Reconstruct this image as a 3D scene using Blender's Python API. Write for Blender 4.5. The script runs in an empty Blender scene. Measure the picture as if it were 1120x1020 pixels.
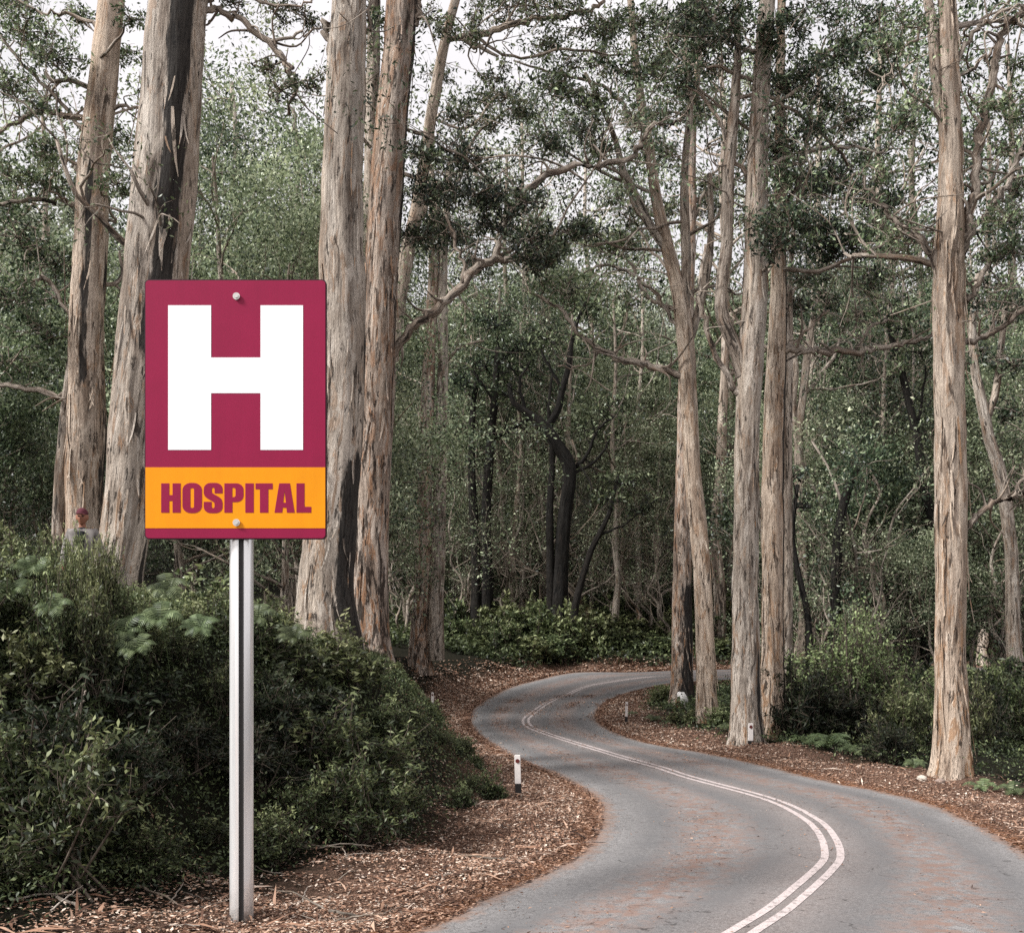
import bpy, bmesh, math, random
import numpy as np
from math import pi, sin, cos, radians

rng = np.random.default_rng(11)
random.seed(11)
scene = bpy.context.scene
COL = scene.collection
F = 1200.0            # focal length of the photograph in its own pixels
HC = 3.7              # camera height over the road
HY = 705.0            # row of the horizon

def P(px, py, Y):
    return np.array([(px - 560.0) / F * Y, Y, HC + (HY - py) / F * Y])

def sstep(t):
    t = np.clip(t, 0, 1)
    return t * t * (3 - 2 * t)

# ------------------------------------------------------------------ tags
def tag(o, label=None, cat=None, group=None, kind=None):
    if label: o['label'] = label
    if cat: o['category'] = cat
    if group: o['group'] = group
    if kind: o['kind'] = kind
    return o

def empty(name, loc=(0, 0, 0), rz=0.0):
    o = bpy.data.objects.new(name, None)
    COL.objects.link(o)
    o.location = loc
    o.rotation_euler = (0, 0, rz)
    o.empty_display_size = 0.2
    return o

# ------------------------------------------------------------------ materials
class NT:
    def __init__(self, name):
        self.m = bpy.data.materials.new(name)
        self.m.use_nodes = True
        self.t = self.m.node_tree
        self.t.nodes.clear()
        self.out = self.n('ShaderNodeOutputMaterial')
        self.b = self.n('ShaderNodeBsdfPrincipled')
        self.l(self.b.outputs[0], self.out.inputs[0])
    def n(self, typ, **kw):
        x = self.t.nodes.new(typ)
        for k, v in kw.items():
            setattr(x, k, v)
        return x
    def l(self, a, b):
        self.t.links.new(a, b)
    def val(self, sock, v):
        if hasattr(v, 'links') or isinstance(v, bpy.types.NodeSocket):
            self.l(v, sock)
        else:
            sock.default_value = v
    def attr(self, name, typ='GEOMETRY'):
        return self.n('ShaderNodeAttribute', attribute_name=name, attribute_type=typ)
    def mapv(self, vec, scale):
        m = self.n('ShaderNodeMapping')
        self.l(vec, m.inputs['Vector'])
        m.inputs['Scale'].default_value = scale
        return m.outputs[0]
    def noise(self, vec, scale, detail=4, rough=0.6, dist=0.0):
        x = self.n('ShaderNodeTexNoise')
        if vec is not None: self.l(vec, x.inputs['Vector'])
        x.inputs['Scale'].default_value = scale
        x.inputs['Detail'].default_value = detail
        x.inputs['Roughness'].default_value = rough
        x.inputs['Distortion'].default_value = dist
        return x.outputs['Fac']
    def ramp(self, fac, stops, interp='LINEAR'):
        r = self.n('ShaderNodeValToRGB')
        r.color_ramp.interpolation = interp
        el = r.color_ramp.elements
        while len(el) < len(stops): el.new(0.5)
        for e, (p, c) in zip(el, stops):
            e.position = p
            e.color = c if len(c) == 4 else (*c, 1)
        self.l(fac, r.inputs[0])
        return r.outputs[0]
    def mr(self, v, a, b, c=0.0, d=1.0):
        x = self.n('ShaderNodeMapRange')
        self.val(x.inputs[0], v)
        x.inputs[1].default_value = a; x.inputs[2].default_value = b
        x.inputs[3].default_value = c; x.inputs[4].default_value = d
        return x.outputs[0]
    def math(self, op, a, b=None):
        x = self.n('ShaderNodeMath', operation=op)
        self.val(x.inputs[0], a)
        if b is not None: self.val(x.inputs[1], b)
        return x.outputs[0]
    def mix(self, fac, a, b, mode='MIX'):
        x = self.n('ShaderNodeMixRGB', blend_type=mode)
        self.val(x.inputs[0], fac)
        for s, v in ((x.inputs[1], a), (x.inputs[2], b)):
            if isinstance(v, tuple): s.default_value = (*v[:3], 1)
            else: self.l(v, s)
        return x.outputs[0]
    def sep(self, vec):
        x = self.n('ShaderNodeSeparateXYZ')
        self.l(vec, x.inputs[0])
        return x.outputs
    def bump(self, h, strength=0.5, dist=0.05):
        x = self.n('ShaderNodeBump')
        x.inputs['Strength'].default_value = strength
        x.inputs['Distance'].default_value = dist
        self.l(h, x.inputs['Height'])
        self.l(x.outputs[0], self.b.inputs['Normal'])
    def base(self, c, rough=0.8, spec=0.3):
        s = self.b.inputs['Base Color']
        if isinstance(c, tuple): s.default_value = (*c[:3], 1)
        else: self.l(c, s)
        self.val(self.b.inputs['Roughness'], rough)
        self.b.inputs['Specular IOR Level'].default_value = spec

def plain(name, c, rough=0.6, spec=0.3, metal=0.0, var=0.12, scale=8):
    t = NT(name)
    co = t.n('ShaderNodeTexCoord').outputs['Object']
    n = t.noise(co, scale, 4)
    lo = tuple(x * (1 - var) for x in c); hi = tuple(min(1, x * (1 + var)) for x in c)
    t.base(t.ramp(n, [(0.3, lo), (0.7, hi)]), rough, spec)
    t.b.inputs['Metallic'].default_value = metal
    return t.m

def bark_mat(name, pale, mid, orange, dark, dark_amt=0.5, orange_amt=0.5, rough_base=2.5):
    t = NT(name)
    co = t.attr('bark').outputs['Vector']
    sx = t.sep(t.attr('bk2').outputs['Vector'])
    char, hgt = sx[0], sx[1]
    wob = t.noise(t.mapv(co, (1, 1, 0.5)), 1.3, 3)
    n1 = t.noise(t.mapv(co, (1, 1, 0.10)), 2.6, 6, 0.62, 0.4)
    c = t.ramp(n1, [(0.36, mid), (0.47, tuple(0.6 * a + 0.4 * b for a, b in zip(pale, mid))), (0.60, pale)])
    band = t.noise(t.mapv(co, (1, 1, 0.06)), 1.1, 3, 0.5)
    c = t.mix(0.5, c, t.ramp(band, [(0.35, (0.72, 0.74, 0.76)), (0.5, (1, 0.98, 0.96)), (0.65, (1.0, 0.90, 0.80))]), 'MULTIPLY')
    fine = t.noise(t.mapv(co, (1, 1, 0.06)), 22, 6, 0.75)
    c = t.mix(0.9, c, t.ramp(fine, [(0.34, (0.30, 0.28, 0.27)), (0.50, (0.92, 0.91, 0.90)), (0.62, (1.1, 1.08, 1.06))]), 'MULTIPLY')
    mott = t.noise(t.mapv(co, (1, 1, 0.28)), 1.9, 5, 0.6, 0.8)
    c = t.mix(0.85, c, t.ramp(mott, [(0.37, (0.58, 0.53, 0.50)), (0.46, (0.95, 0.93, 0.91)), (0.60, (1.18, 1.18, 1.18))]), 'MULTIPLY')
    # flaking patches with crisp edges
    n3 = t.noise(t.mapv(co, (1, 1, 0.24)), 4.2, 8, 0.68, 0.6)
    om = t.ramp(n3, [(0.585 - 0.07 * orange_amt, (0, 0, 0)), (0.605 - 0.07 * orange_amt, (1, 1, 1))])
    low = t.mr(hgt, 0.0, rough_base * 3.0, 0.75, 0.38)
    c = t.mix(t.math('MULTIPLY', om, low), c, t.mix(0.6, orange, t.ramp(fine, [(0.35, tuple(0.5 * a for a in orange)), (0.62, tuple(min(1, 1.5 * a) for a in orange))])))
    # pale freshly bared patches
    n4 = t.noise(t.mapv(co, (1, 1, 0.2)), 3.1, 7, 0.65, 0.5)
    c = t.mix(t.ramp(n4, [(0.585, (0, 0, 0)), (0.60, (0.55, 0.55, 0.55))]), c, tuple(min(1, x * 1.25) for x in pale))
    # dark strips of hanging bark
    n2 = t.noise(t.mapv(co, (1, 1, 0.17)), 6.5, 8, 0.72, 0.5)
    thr = t.mr(hgt, 0.0, rough_base * 4, 0.07 * dark_amt + 0.015, 0.0)
    dm = t.ramp(t.math('ADD', n2, thr), [(0.612 - 0.075 * dark_amt, (0, 0, 0)), (0.632 - 0.075 * dark_amt, (1, 1, 1))])
    c = t.mix(t.math('MULTIPLY', dm, 0.88), c, dark)
    # charcoal fire scars, and shade painted down a trunk's right edge
    nc = t.noise(t.mapv(co, (1, 1, 0.12)), 5.0, 6, 0.68, 0.5)
    cm = t.ramp(t.math('ADD', char, t.math('MULTIPLY', t.math('SUBTRACT', nc, 0.5), 1.1)),
                [(0.46, (0, 0, 0)), (0.56, (1, 1, 1))])
    ch = t.ramp(fine, [(0.3, (0.006, 0.006, 0.007)), (0.7, (0.035, 0.033, 0.032))])
    c = t.mix(t.math('MULTIPLY', cm, 0.93), c, ch)
    t.base(c, 0.9, 0.15)
    h = t.math('SUBTRACT', t.math('ADD', t.math('MULTIPLY', n3, 0.8), t.math('MULTIPLY', fine, 0.5)), t.math('MULTIPLY', n2, 0.9))
    t.bump(h, 1.0, 0.16)
    return t.m

def leaf_mat(name, c_dark, c_mid, c_light, rough=0.5, trans=0.22, spec=0.35, oj=0.25):
    t = NT(name)
    tint = t.attr('tint').outputs['Fac']
    oi = t.n('ShaderNodeObjectInfo').outputs['Random']
    c = t.ramp(tint, [(0.05, c_dark), (0.5, c_mid), (0.97, c_light)])  # dark and light ends paint shade and highlights into the leaf colour
    v = t.mr(oi, 0, 1, 1 - oj, 1 + oj)
    hs = t.n('ShaderNodeHueSaturation')
    t.l(c, hs.inputs['Color'])
    t.l(v, hs.inputs['Value'])
    t.l(t.mr(oi, 0, 1, 0.485, 0.512), hs.inputs['Hue'])
    c = hs.outputs[0]
    t.base(c, rough, spec)
    tr = t.n('ShaderNodeBsdfTranslucent')
    t.l(t.mix(0.3, c, (0.40, 0.42, 0.22), 'SOFT_LIGHT'), tr.inputs[0])
    mx = t.n('ShaderNodeMixShader')
    mx.inputs[0].default_value = trans
    t.l(t.b.outputs[0], mx.inputs[1]); t.l(tr.outputs[0], mx.inputs[2])
    t.l(mx.outputs[0], t.out.inputs[0])
    return t.m

BARK_PALE = bark_mat('pale_grey_bark', (0.66, 0.59, 0.515), (0.33, 0.275, 0.23), (0.33, 0.175, 0.085), (0.04, 0.032, 0.027), 0.32, 0.35)
BARK_TAN = bark_mat('tan_pink_bark', (0.68, 0.575, 0.475), (0.39, 0.30, 0.235), (0.36, 0.19, 0.09), (0.045, 0.033, 0.026), 0.30, 0.55)
BARK_RED = bark_mat('reddish_flaking_bark', (0.56, 0.48, 0.415), (0.29, 0.225, 0.185), (0.35, 0.155, 0.06), (0.03, 0.022, 0.018), 0.7, 0.9)
BARK_DARK = bark_mat('charred_dark_bark', (0.028, 0.026, 0.024), (0.014, 0.013, 0.012), (0.03, 0.022, 0.017), (0.005, 0.005, 0.005), 0.6, 0.3)
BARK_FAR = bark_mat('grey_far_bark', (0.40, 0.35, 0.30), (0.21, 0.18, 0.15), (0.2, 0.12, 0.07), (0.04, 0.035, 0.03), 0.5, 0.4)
BARK_LIMB = bark_mat('limb_bark', (0.58, 0.51, 0.44), (0.21, 0.17, 0.14), (0.2, 0.11, 0.06), (0.025, 0.02, 0.017), 0.7, 0.4)
LEAF_DARK = leaf_mat('dark_gum_leaves', (0.006, 0.014, 0.008), (0.047, 0.075, 0.040), (0.26, 0.32, 0.185), 0.38, 0.2, 0.5)
LEAF_MID = leaf_mat('gum_leaves', (0.010, 0.020, 0.011), (0.098, 0.138, 0.068), (0.42, 0.48, 0.29), 0.38, 0.28, 0.5)
LEAF_LIT_HAZE = leaf_mat('lit_haze_gum_leaves', (0.030, 0.046, 0.027), (0.235, 0.285, 0.168), (0.60, 0.64, 0.43), 0.45, 0.28, 0.45)  # paler greyer leaf colour stands in for haze and sunlit foliage
LEAF_FAR = leaf_mat('far_haze_painted_leaves', (0.12, 0.145, 0.105), (0.40, 0.445, 0.34), (0.66, 0.69, 0.56), 0.5, 0.3)  # distance haze put into the colour of the farthest leaves
LEAF_SHADE = leaf_mat('shade_painted_leaves', (0.006, 0.010, 0.005), (0.020, 0.029, 0.013), (0.085, 0.10, 0.05))  # near-black copy of the shrub leaves, shade put into the colour
LEAF_SHRUB = leaf_mat('shrub_leaves', (0.010, 0.017, 0.007), (0.080, 0.105, 0.044), (0.34, 0.38, 0.18))
LEAF_SHRUB2 = leaf_mat('bright_shrub_leaves', (0.020, 0.030, 0.012), (0.165, 0.195, 0.085), (0.48, 0.50, 0.27))  # lighter copy of the shrub leaves, also used to paint sunlit patches
LEAF_BUSH = leaf_mat('round_bush_leaves', (0.012, 0.020, 0.008), (0.17, 0.215, 0.09), (0.46, 0.52, 0.26))  # leaf colour raised to paint light onto the round bush
LEAF_FERN = leaf_mat('fern_fronds', (0.03, 0.045, 0.02), (0.105, 0.14, 0.062), (0.27, 0.32, 0.16))
TWIG = plain('twig_bark', (0.11, 0.09, 0.072), 0.9, 0.1, 0, 0.4, 3)

# ------------------------------------------------------------------ mesh collector
class MB:
    def __init__(self):
        self.v = []; self.q = []; self.t = []; self.bark = []; self.bk2 = []; self.tint = []; self.n = 0
    def add(self, v, quads=None, tris=None, bark=None, bk2=None, tint=None):
        v = np.asarray(v, dtype=np.float32).reshape(-1, 3)
        k = len(v)
        self.v.append(v)
        if quads is not None and len(quads): self.q.append(np.asarray(quads, dtype=np.int64) + self.n)
        if tris is not None and len(tris): self.t.append(np.asarray(tris, dtype=np.int64) + self.n)
        self.bark.append(np.zeros((k, 3), np.float32) if bark is None else np.asarray(bark, np.float32))
        self.bk2.append(np.zeros((k, 3), np.float32) if bk2 is None else np.asarray(bk2, np.float32))
        self.tint.append(np.full(k, 0.5, np.float32) if tint is None else np.asarray(tint, np.float32))
        self.n += k
    def mesh(self, name, smooth=False, attrs=()):
        me = bpy.data.meshes.new(name)
        if self.n == 0: return me
        v = np.concatenate(self.v)
        q = np.concatenate(self.q) if self.q else np.zeros((0, 4), np.int64)
        t = np.concatenate(self.t) if self.t else np.zeros((0, 3), np.int64)
        nl = q.size + t.size
        me.vertices.add(len(v)); me.vertices.foreach_set('co', v.ravel())
        me.loops.add(nl)
        me.loops.foreach_set('vertex_index', np.concatenate([q.ravel(), t.ravel()]).astype(np.int32))
        me.polygons.add(len(q) + len(t))
        ls = np.concatenate([np.arange(len(q)) * 4, q.size + np.arange(len(t)) * 3]).astype(np.int32)
        me.polygons.foreach_set('loop_start', ls)
        try:
            me.polygons.foreach_set('loop_total', np.concatenate([np.full(len(q), 4), np.full(len(t), 3)]).astype(np.int32))
        except Exception:
            pass
        if smooth:
            me.polygons.foreach_set('use_smooth', np.ones(len(q) + len(t), dtype=bool))
        if 'bark' in attrs:
            a = me.attributes.new('bark', 'FLOAT_VECTOR', 'POINT'); a.data.foreach_set('vector', np.concatenate(self.bark).ravel())
            a = me.attributes.new('bk2', 'FLOAT_VECTOR', 'POINT'); a.data.foreach_set('vector', np.concatenate(self.bk2).ravel())
        if 'tint' in attrs:
            a = me.attributes.new('tint', 'FLOAT', 'POINT'); a.data.foreach_set('value', np.concatenate(self.tint))
        me.update(calc_edges=True)
        return me

def link(name, me, mat, parent=None, loc=None):
    o = bpy.data.objects.new(name, me)
    COL.objects.link(o)
    if mat is not None and not me.materials: me.materials.append(mat)
    if parent is not None: o.parent = parent
    if loc is not None: o.location = loc
    return o

def catmull(pts, per=6):
    pts = np.asarray(pts, float)
    if len(pts) < 3:
        t = np.linspace(0, 1, per + 1)[:, None]
        return pts[0] * (1 - t) + pts[-1] * t
    e = np.vstack([2 * pts[0] - pts[1], pts, 2 * pts[-1] - pts[-2]])
    out = []
    for i in range(1, len(e) - 2):
        p0, p1, p2, p3 = e[i - 1], e[i], e[i + 1], e[i + 2]
        for k in range(per):
            t = k / per
            out.append(0.5 * ((2 * p1) + (-p0 + p2) * t + (2 * p0 - 5 * p1 + 4 * p2 - p3) * t * t + (-p0 + 3 * p1 - 3 * p2 + p3) * t ** 3))
    out.append(pts[-1])
    return np.array(out)

def tube(mb, path, rad, sides=8, flute=0.0, flare=0.0, char=(), seed=0.0, h0=None, cap=True):
    """tapered tube along a path; char = fire scars and painted edge shade (angle, half width, z0, z1, strength)"""
    path = np.asarray(path, float); n = len(path)
    rad = np.asarray(rad, float)
    tan = np.gradient(path, axis=0)
    tan /= np.linalg.norm(tan, axis=1)[:, None] + 1e-9
    m = tan.mean(0); m /= np.linalg.norm(m) + 1e-9
    ref = np.array([1.0, 0, 0]) if abs(m[0]) < 0.8 else np.array([0, 0, 1.0])
    e1 = ref - tan * (tan @ ref)[:, None]
    e1 /= np.linalg.norm(e1, axis=1)[:, None] + 1e-9
    e2 = np.cross(tan, e1)
    s = np.concatenate([[0], np.cumsum(np.linalg.norm(np.diff(path, axis=0), axis=1))])
    a = np.arange(sides) / sides * 2 * pi
    A, S = np.meshgrid(a, s)
    R = np.repeat(rad[:, None], sides, 1)
    if flute > 0:
        k = seed * 7.1
        R = R * (1 + flute * (np.sin(3 * A + k + 0.13 * S) * 0.8 + np.sin(5 * A + 2 * k - 0.21 * S) * 0.6 + 0.5 * np.sin(8 * A + 3 * k + 0.5 * S)
                              + 0.5 * np.sin(1.1 * S + 2 * A + k) + 0.35 * np.sin(2.7 * S + 3 * A + 2 * k)))
    if flare > 0:
        R = R * (1 + flare * np.exp(-S / 1.05) * (1 + 0.45 * np.sin(4 * A + seed) + 0.3 * np.sin(7 * A + 2 * seed)))
    V = path[:, None, :] + R[..., None] * (np.cos(A)[..., None] * e1[:, None, :] + np.sin(A)[..., None] * e2[:, None, :])
    bark = np.stack([np.cos(A) * R + seed * 3.3, np.sin(A) * R, S + seed * 5.7], -1)
    ch = np.zeros_like(A)
    zz = V[..., 2]
    for (ac, hw, z0, z1, st) in char:
        da = np.abs((A - radians(ac) + pi) % (2 * pi) - pi)
        w = np.clip(1.25 - da / radians(hw), 0, 1)
        zt = np.clip((zz - z0) / 1.0 + 0.5, 0, 1) * np.clip((z1 - zz) / 2.0 + 0.5, 0, 1)
        ch = np.maximum(ch, st * w * zt)
    hgt = S if h0 is None else S + h0
    bk2 = np.stack([ch, hgt, np.zeros_like(ch)], -1)
    i = np.arange(n - 1)[:, None]; j = np.arange(sides)[None, :]
    j2 = (j + 1) % sides
    q = np.stack([i * sides + j, i * sides + j2, (i + 1) * sides + j2, (i + 1) * sides + j], -1).reshape(-1, 4)
    v = V.reshape(-1, 3); b = bark.reshape(-1, 3); c2 = bk2.reshape(-1, 3)
    tris = None
    if cap:
        v = np.vstack([v, path[-1:] + tan[-1:] * rad[-1] * 0.5])
        b = np.vstack([b, b[-1:]]); c2 = np.vstack([c2, c2[-1:]])
        k = (n - 1) * sides
        tris = np.stack([k + np.arange(sides), k + (np.arange(sides) + 1) % sides, np.full(sides, n * sides)], -1)
    mb.add(v, q, tris, b, c2)

def twigs(mb, A, B, r0, r1, sag=0.12, rnd=rng):
    """many thin three sided twigs at once, each bent once"""
    A = np.asarray(A, float); B = np.asarray(B, float); n = len(A)
    if n == 0: return
    d = B - A; L = np.linalg.norm(d, axis=1)[:, None] + 1e-9
    M = A + d * 0.5 + rnd.normal(size=(n, 3)) * L * sag
    t = d / L
    ref = np.where(np.abs(t[:, 2:3]) > 0.8, np.array([[1.0, 0, 0]]), np.array([[0, 0, 1.0]]))
    e1 = np.cross(t, ref); e1 /= np.linalg.norm(e1, axis=1)[:, None] + 1e-9
    e2 = np.cross(t, e1)
    r0 = np.broadcast_to(np.asarray(r0, float), (n,)); r1 = np.broadcast_to(np.asarray(r1, float), (n,))
    rings = []
    for c, r in ((A, r0), (M, (r0 + r1) / 2), (B, r1)):
        for k in range(3):
            a = k * 2 * pi / 3
            rings.append(c + r[:, None] * (cos(a) * e1 + sin(a) * e2))
    V = np.stack(rings, 1)                        # n,9,3
    base = (np.arange(n) * 9)[:, None, None]
    f = []
    for ring in (0, 1):
        for k in range(3):
            k2 = (k + 1) % 3
            f.append([ring * 3 + k, ring * 3 + k2, ring * 3 + 3 + k2, ring * 3 + 3 + k])
    Q = (base + np.array(f)[None]).reshape(-1, 4)
    bark = (V * np.array([1, 1, 1])).reshape(-1, 3)
    bk2 = np.zeros_like(bark); bk2[:, 1] = 12
    mb.add(V.reshape(-1, 3), Q, None, bark, bk2)

def leaves(mb, C, size, aspect=0.34, droop=0.4, tint=None, flat=0.0, rnd=rng):
    """one lance shaped four sided leaf at each centre"""
    C = np.asarray(C, float); n = len(C)
    if n == 0: return
    a = rnd.normal(size=(n, 3)); a[:, 2] = a[:, 2] * (1 - flat) - droop
    a /= np.linalg.norm(a, axis=1)[:, None] + 1e-9
    nr = rnd.normal(size=(n, 3)); nr[:, 2] += 0.8 + 4 * flat
    s = np.cross(a, nr); s /= np.linalg.norm(s, axis=1)[:, None] + 1e-9
    L = (size * rnd.uniform(0.65, 1.35, n))[:, None]
    w = L * aspect * rnd.uniform(0.75, 1.25, (n, 1))
    up = np.cross(s, a) * L * 0.06
    V = np.stack([C - a * L * 0.5, C - a * L * 0.05 + s * w * 0.5 + up, C + a * L * 0.5, C - a * L * 0.05 - s * w * 0.5 + up], 1)
    Q = np.arange(n * 4).reshape(-1, 4)
    if tint is None: tint = rnd.uniform(0.1, 0.9, n)
    tint = np.clip(tint, 0, 1)
    mb.add(V.reshape(-1, 3), Q, None, None, None, np.repeat(tint, 4))

# ------------------------------------------------------------------ road outline in plan, from the photograph
def base_h(y):
    y = np.asarray(y, float)
    return 1.6 * sstep((y - 78) / 24) + np.where(y > 104, 0.24 * (y - 104) ** 2 / (np.abs(y - 104) + 25), 0)

def hit(px, py):
    """where the line of sight through a pixel meets the road surface"""
    lo, hi = 3.0, 140.0
    y = np.linspace(lo, hi, 6000)
    z = HC + (HY - py) / F * y
    k = np.argmax(z <= base_h(y))
    return np.array([(px - 560) / F * y[k], y[k]])

Lpx = [(451, 1020), (521, 985), (574, 964), (624, 939), (646, 917), (655, 889), (646, 871), (610, 849), (560, 828), (521, 803), (512, 785), (521, 771), (546, 756), (589, 743), (631, 735)]
Rpx = [(1120, 931), (1077, 906), (1024, 881), (970, 867), (899, 853), (827, 835), (774, 824), (720, 815), (690, 807), (664, 796), (653, 785), (660, 771), (681, 760), (720, 750)]
Cpx = [(820, 1019), (868, 985), (906, 950), (911, 935), (903, 915), (884, 897), (840, 876), (756, 853), (720, 841), (681, 830), (610, 808), (581, 797), (575, 790), (580, 783), (603, 767), (631, 755), (664, 747)]
Lw = [(-16, 0.5), (-9, 4.6), (-4.2, 10.2)] + [tuple(hit(*p)) for p in Lpx] + [(10.5, 95.5), (16, 97.5), (24, 99), (40, 101), (70, 104)]
Rw = [(-10, -6.5), (-2.5, -1), (4, 6), (7.9, 13)] + [tuple(hit(*p)) for p in Rpx] + [(14, 88.5), (18, 90), (25, 91.5), (41, 93.5), (71, 96.5)]
Cw = [(-13, -3), (-5.7, 1.9), (-0.6, 8.6)] + [tuple(hit(*p)) for p in Cpx] + [(12, 92), (17, 93.8), (24.5, 95.3), (40.5, 97.3), (70.5, 100.3)]

def resample(poly, n):
    c = catmull(np.array(poly), 12)
    for _ in range(6):
        c[1:-1] = 0.25 * c[:-2] + 0.5 * c[1:-1] + 0.25 * c[2:]
    s = np.concatenate([[0], np.cumsum(np.linalg.norm(np.diff(c, axis=0), axis=1))])
    u = np.linspace(0, s[-1], n)
    return np.stack([np.interp(u, s, c[:, 0]), np.interp(u, s, c[:, 1])], 1)

Lc, Rc, Cc = resample(Lw, 420), resample(Rw, 420), resample(Cw, 900)

def sdist(pts, poly):
    """signed distance to a line (positive on its left) and the nearest vertex"""
    pts = np.asarray(pts, float)
    D = np.empty(len(pts)); I = np.empty(len(pts), int)
    tg = np.gradient(poly, axis=0)
    for k in range(0, len(pts), 4000):
        p = pts[k:k + 4000]
        d = p[:, None, :] - poly[None]
        dd = (d ** 2).sum(-1)
        i = dd.argmin(1)
        v = p - poly[i]
        cr = tg[i, 0] * v[:, 1] - tg[i, 1] * v[:, 0]
        D[k:k + 4000] = np.sqrt(dd[np.arange(len(p)), i]) * np.sign(cr)
        I[k:k + 4000] = i
    return D, I

def wob(x, y):
    return (0.10 * np.sin(0.9 * x + 1.3 * np.sin(0.6 * y)) + 0.09 * np.sin(1.1 * y + 1.7 * np.sin(0.5 * x + 1)) + 0.05 * np.sin(2.3 * x + 1.9 * y) + 0.04 * np.sin(3.1 * y - 2.7 * x + 2))

def terrain(x, y, cut=True):
    x = np.atleast_1d(np.asarray(x, float)); y = np.atleast_1d(np.asarray(y, float))
    p = np.stack([x, y], 1)
    dl, il = sdist(p, Lc); dr, ir = sdist(p, Rc); dr = -dr
    yl = Lc[il, 1]
    w = np.interp(yl, [5, 14, 18, 24, 28, 40, 55, 62, 75, 90, 110], [5.0, 3.9, 3.4, 2.7, 1.9, 1.2, 2.6, 2.6, 1.0, 1.0, 1.5])
    h1 = np.interp(yl, [5, 18, 30, 40, 50, 60, 75, 85, 95, 110], [2.4, 2.9, 3.0, 3.0, 2.9, 2.8, 2.7, 1.6, 0.8, 0.6])
    run = np.interp(yl, [5, 18, 30, 50, 75, 95], [4.0, 3.6, 3.6, 4.5, 5.0, 4.0])
    bank = h1 * sstep((dl - w) / run) + np.where(dl > w + run, 0.16 * (dl - w - run) / (1 + 0.012 * np.maximum(0, dl)), 0)
    far = sstep((yl - 84) / 12)
    bank = bank + 1.5 * np.exp(-((x + 9.5) / 3.6) ** 2 - ((y - 21.5) / 4.0) ** 2) * sstep((dl - w) / run)
    z = base_h(y) + bank * np.where(dl > 0, 1, 0)
    off = np.maximum(np.maximum(dl, dr), 0)
    z = z + wob(x, y) * np.clip(off / 2.0, 0, 1) + 0.04 * np.clip(off / 0.4, 0, 1)
    # right hand side: low mounds then a gentle dip
    z = z + np.where(dr > 0, 0.10 * np.clip(dr - 0.5, 0, 1.0) - 0.5 * sstep((dr - 4) / 10) * sstep((70 - y) / 20), 0)
    if cut:
        inside = (dl < 0) & (dr < 0)
        depth = np.minimum(-dl, -dr)
        z = np.where(inside, z - 0.10 * np.clip(depth / 0.35, 0, 1), z)
    return z, dl, dr

def gz(x, y):
    return float(terrain([x], [y])[0][0])

# ------------------------------------------------------------------ ground
def axis(segs):
    out = [segs[0][0]]
    for a, b, st in segs:
        n = max(1, int(round((b - a) / st)))
        out += list(np.linspace(a, b, n + 1)[1:])
    return np.array(out)

gx = axis([(-700, -200, 100), (-200, -60, 14), (-60, -22, 2.5), (-22, 16, 0.34), (16, 50, 1.2), (50, 200, 12), (200, 700, 100)])
gy = axis([(-60, -10, 10), (-10, 8, 1.0), (8, 60, 0.34), (60, 112, 0.6), (112, 260, 5), (260, 900, 60)])
GX, GY = np.meshgrid(gx, gy)
gzv, gdl, gdr = terrain(GX.ravel(), GY.ravel())
gm = MB()
ny, nx = GX.shape
i = np.arange(ny - 1)[:, None]; j = np.arange(nx - 1)[None]
Q = np.stack([i * nx + j, i * nx + j + 1, (i + 1) * nx + j + 1, (i + 1) * nx + j], -1).reshape(-1, 4)
gm.add(np.stack([GX.ravel(), GY.ravel(), gzv], 1), Q, None, None,
       np.stack([np.maximum(gdl, gdr), gdl, gdr], 1))
gme = gm.mesh('ground', True, ('bark',))
def ground_mat():
    t = NT('forest_floor')
    co = t.n('ShaderNodeTexCoord').outputs['Object']
    d = t.sep(t.attr('bk2').outputs['Vector'])
    n = t.noise(co, 6, 8, 0.75)
    fine = t.noise(co, 40, 4, 0.7)
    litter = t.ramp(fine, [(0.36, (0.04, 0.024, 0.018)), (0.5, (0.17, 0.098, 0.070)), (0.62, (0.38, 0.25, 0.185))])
    earth = t.ramp(n, [(0.3, (0.006, 0.006, 0.004)), (0.7, (0.022, 0.020, 0.012))])  # near-black so the earth itself carries the shade under the bank shrubs
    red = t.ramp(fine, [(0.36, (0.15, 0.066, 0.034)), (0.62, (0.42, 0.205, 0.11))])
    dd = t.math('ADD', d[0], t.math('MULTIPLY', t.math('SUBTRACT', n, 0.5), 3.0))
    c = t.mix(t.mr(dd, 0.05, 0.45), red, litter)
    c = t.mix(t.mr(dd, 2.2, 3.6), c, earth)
    t.base(c, 0.95, 0.1)
    t.bump(t.math('ADD', n, fine), 0.8, 0.08)
    return t.m
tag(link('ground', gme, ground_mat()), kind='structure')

# ------------------------------------------------------------------ road
def ribbon(Lp, Rp, cols, dz):
    n = len(Lp)
    u = np.linspace(0, 1, cols)
    X = Lp[:, None, 0] * (1 - u) + Rp[:, None, 0] * u
    Y = Lp[:, None, 1] * (1 - u) + Rp[:, None, 1] * u
    Z = base_h(Y) + dz + 0.06 * np.sin(pi * u)[None]
    return X, Y, Z, u

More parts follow.
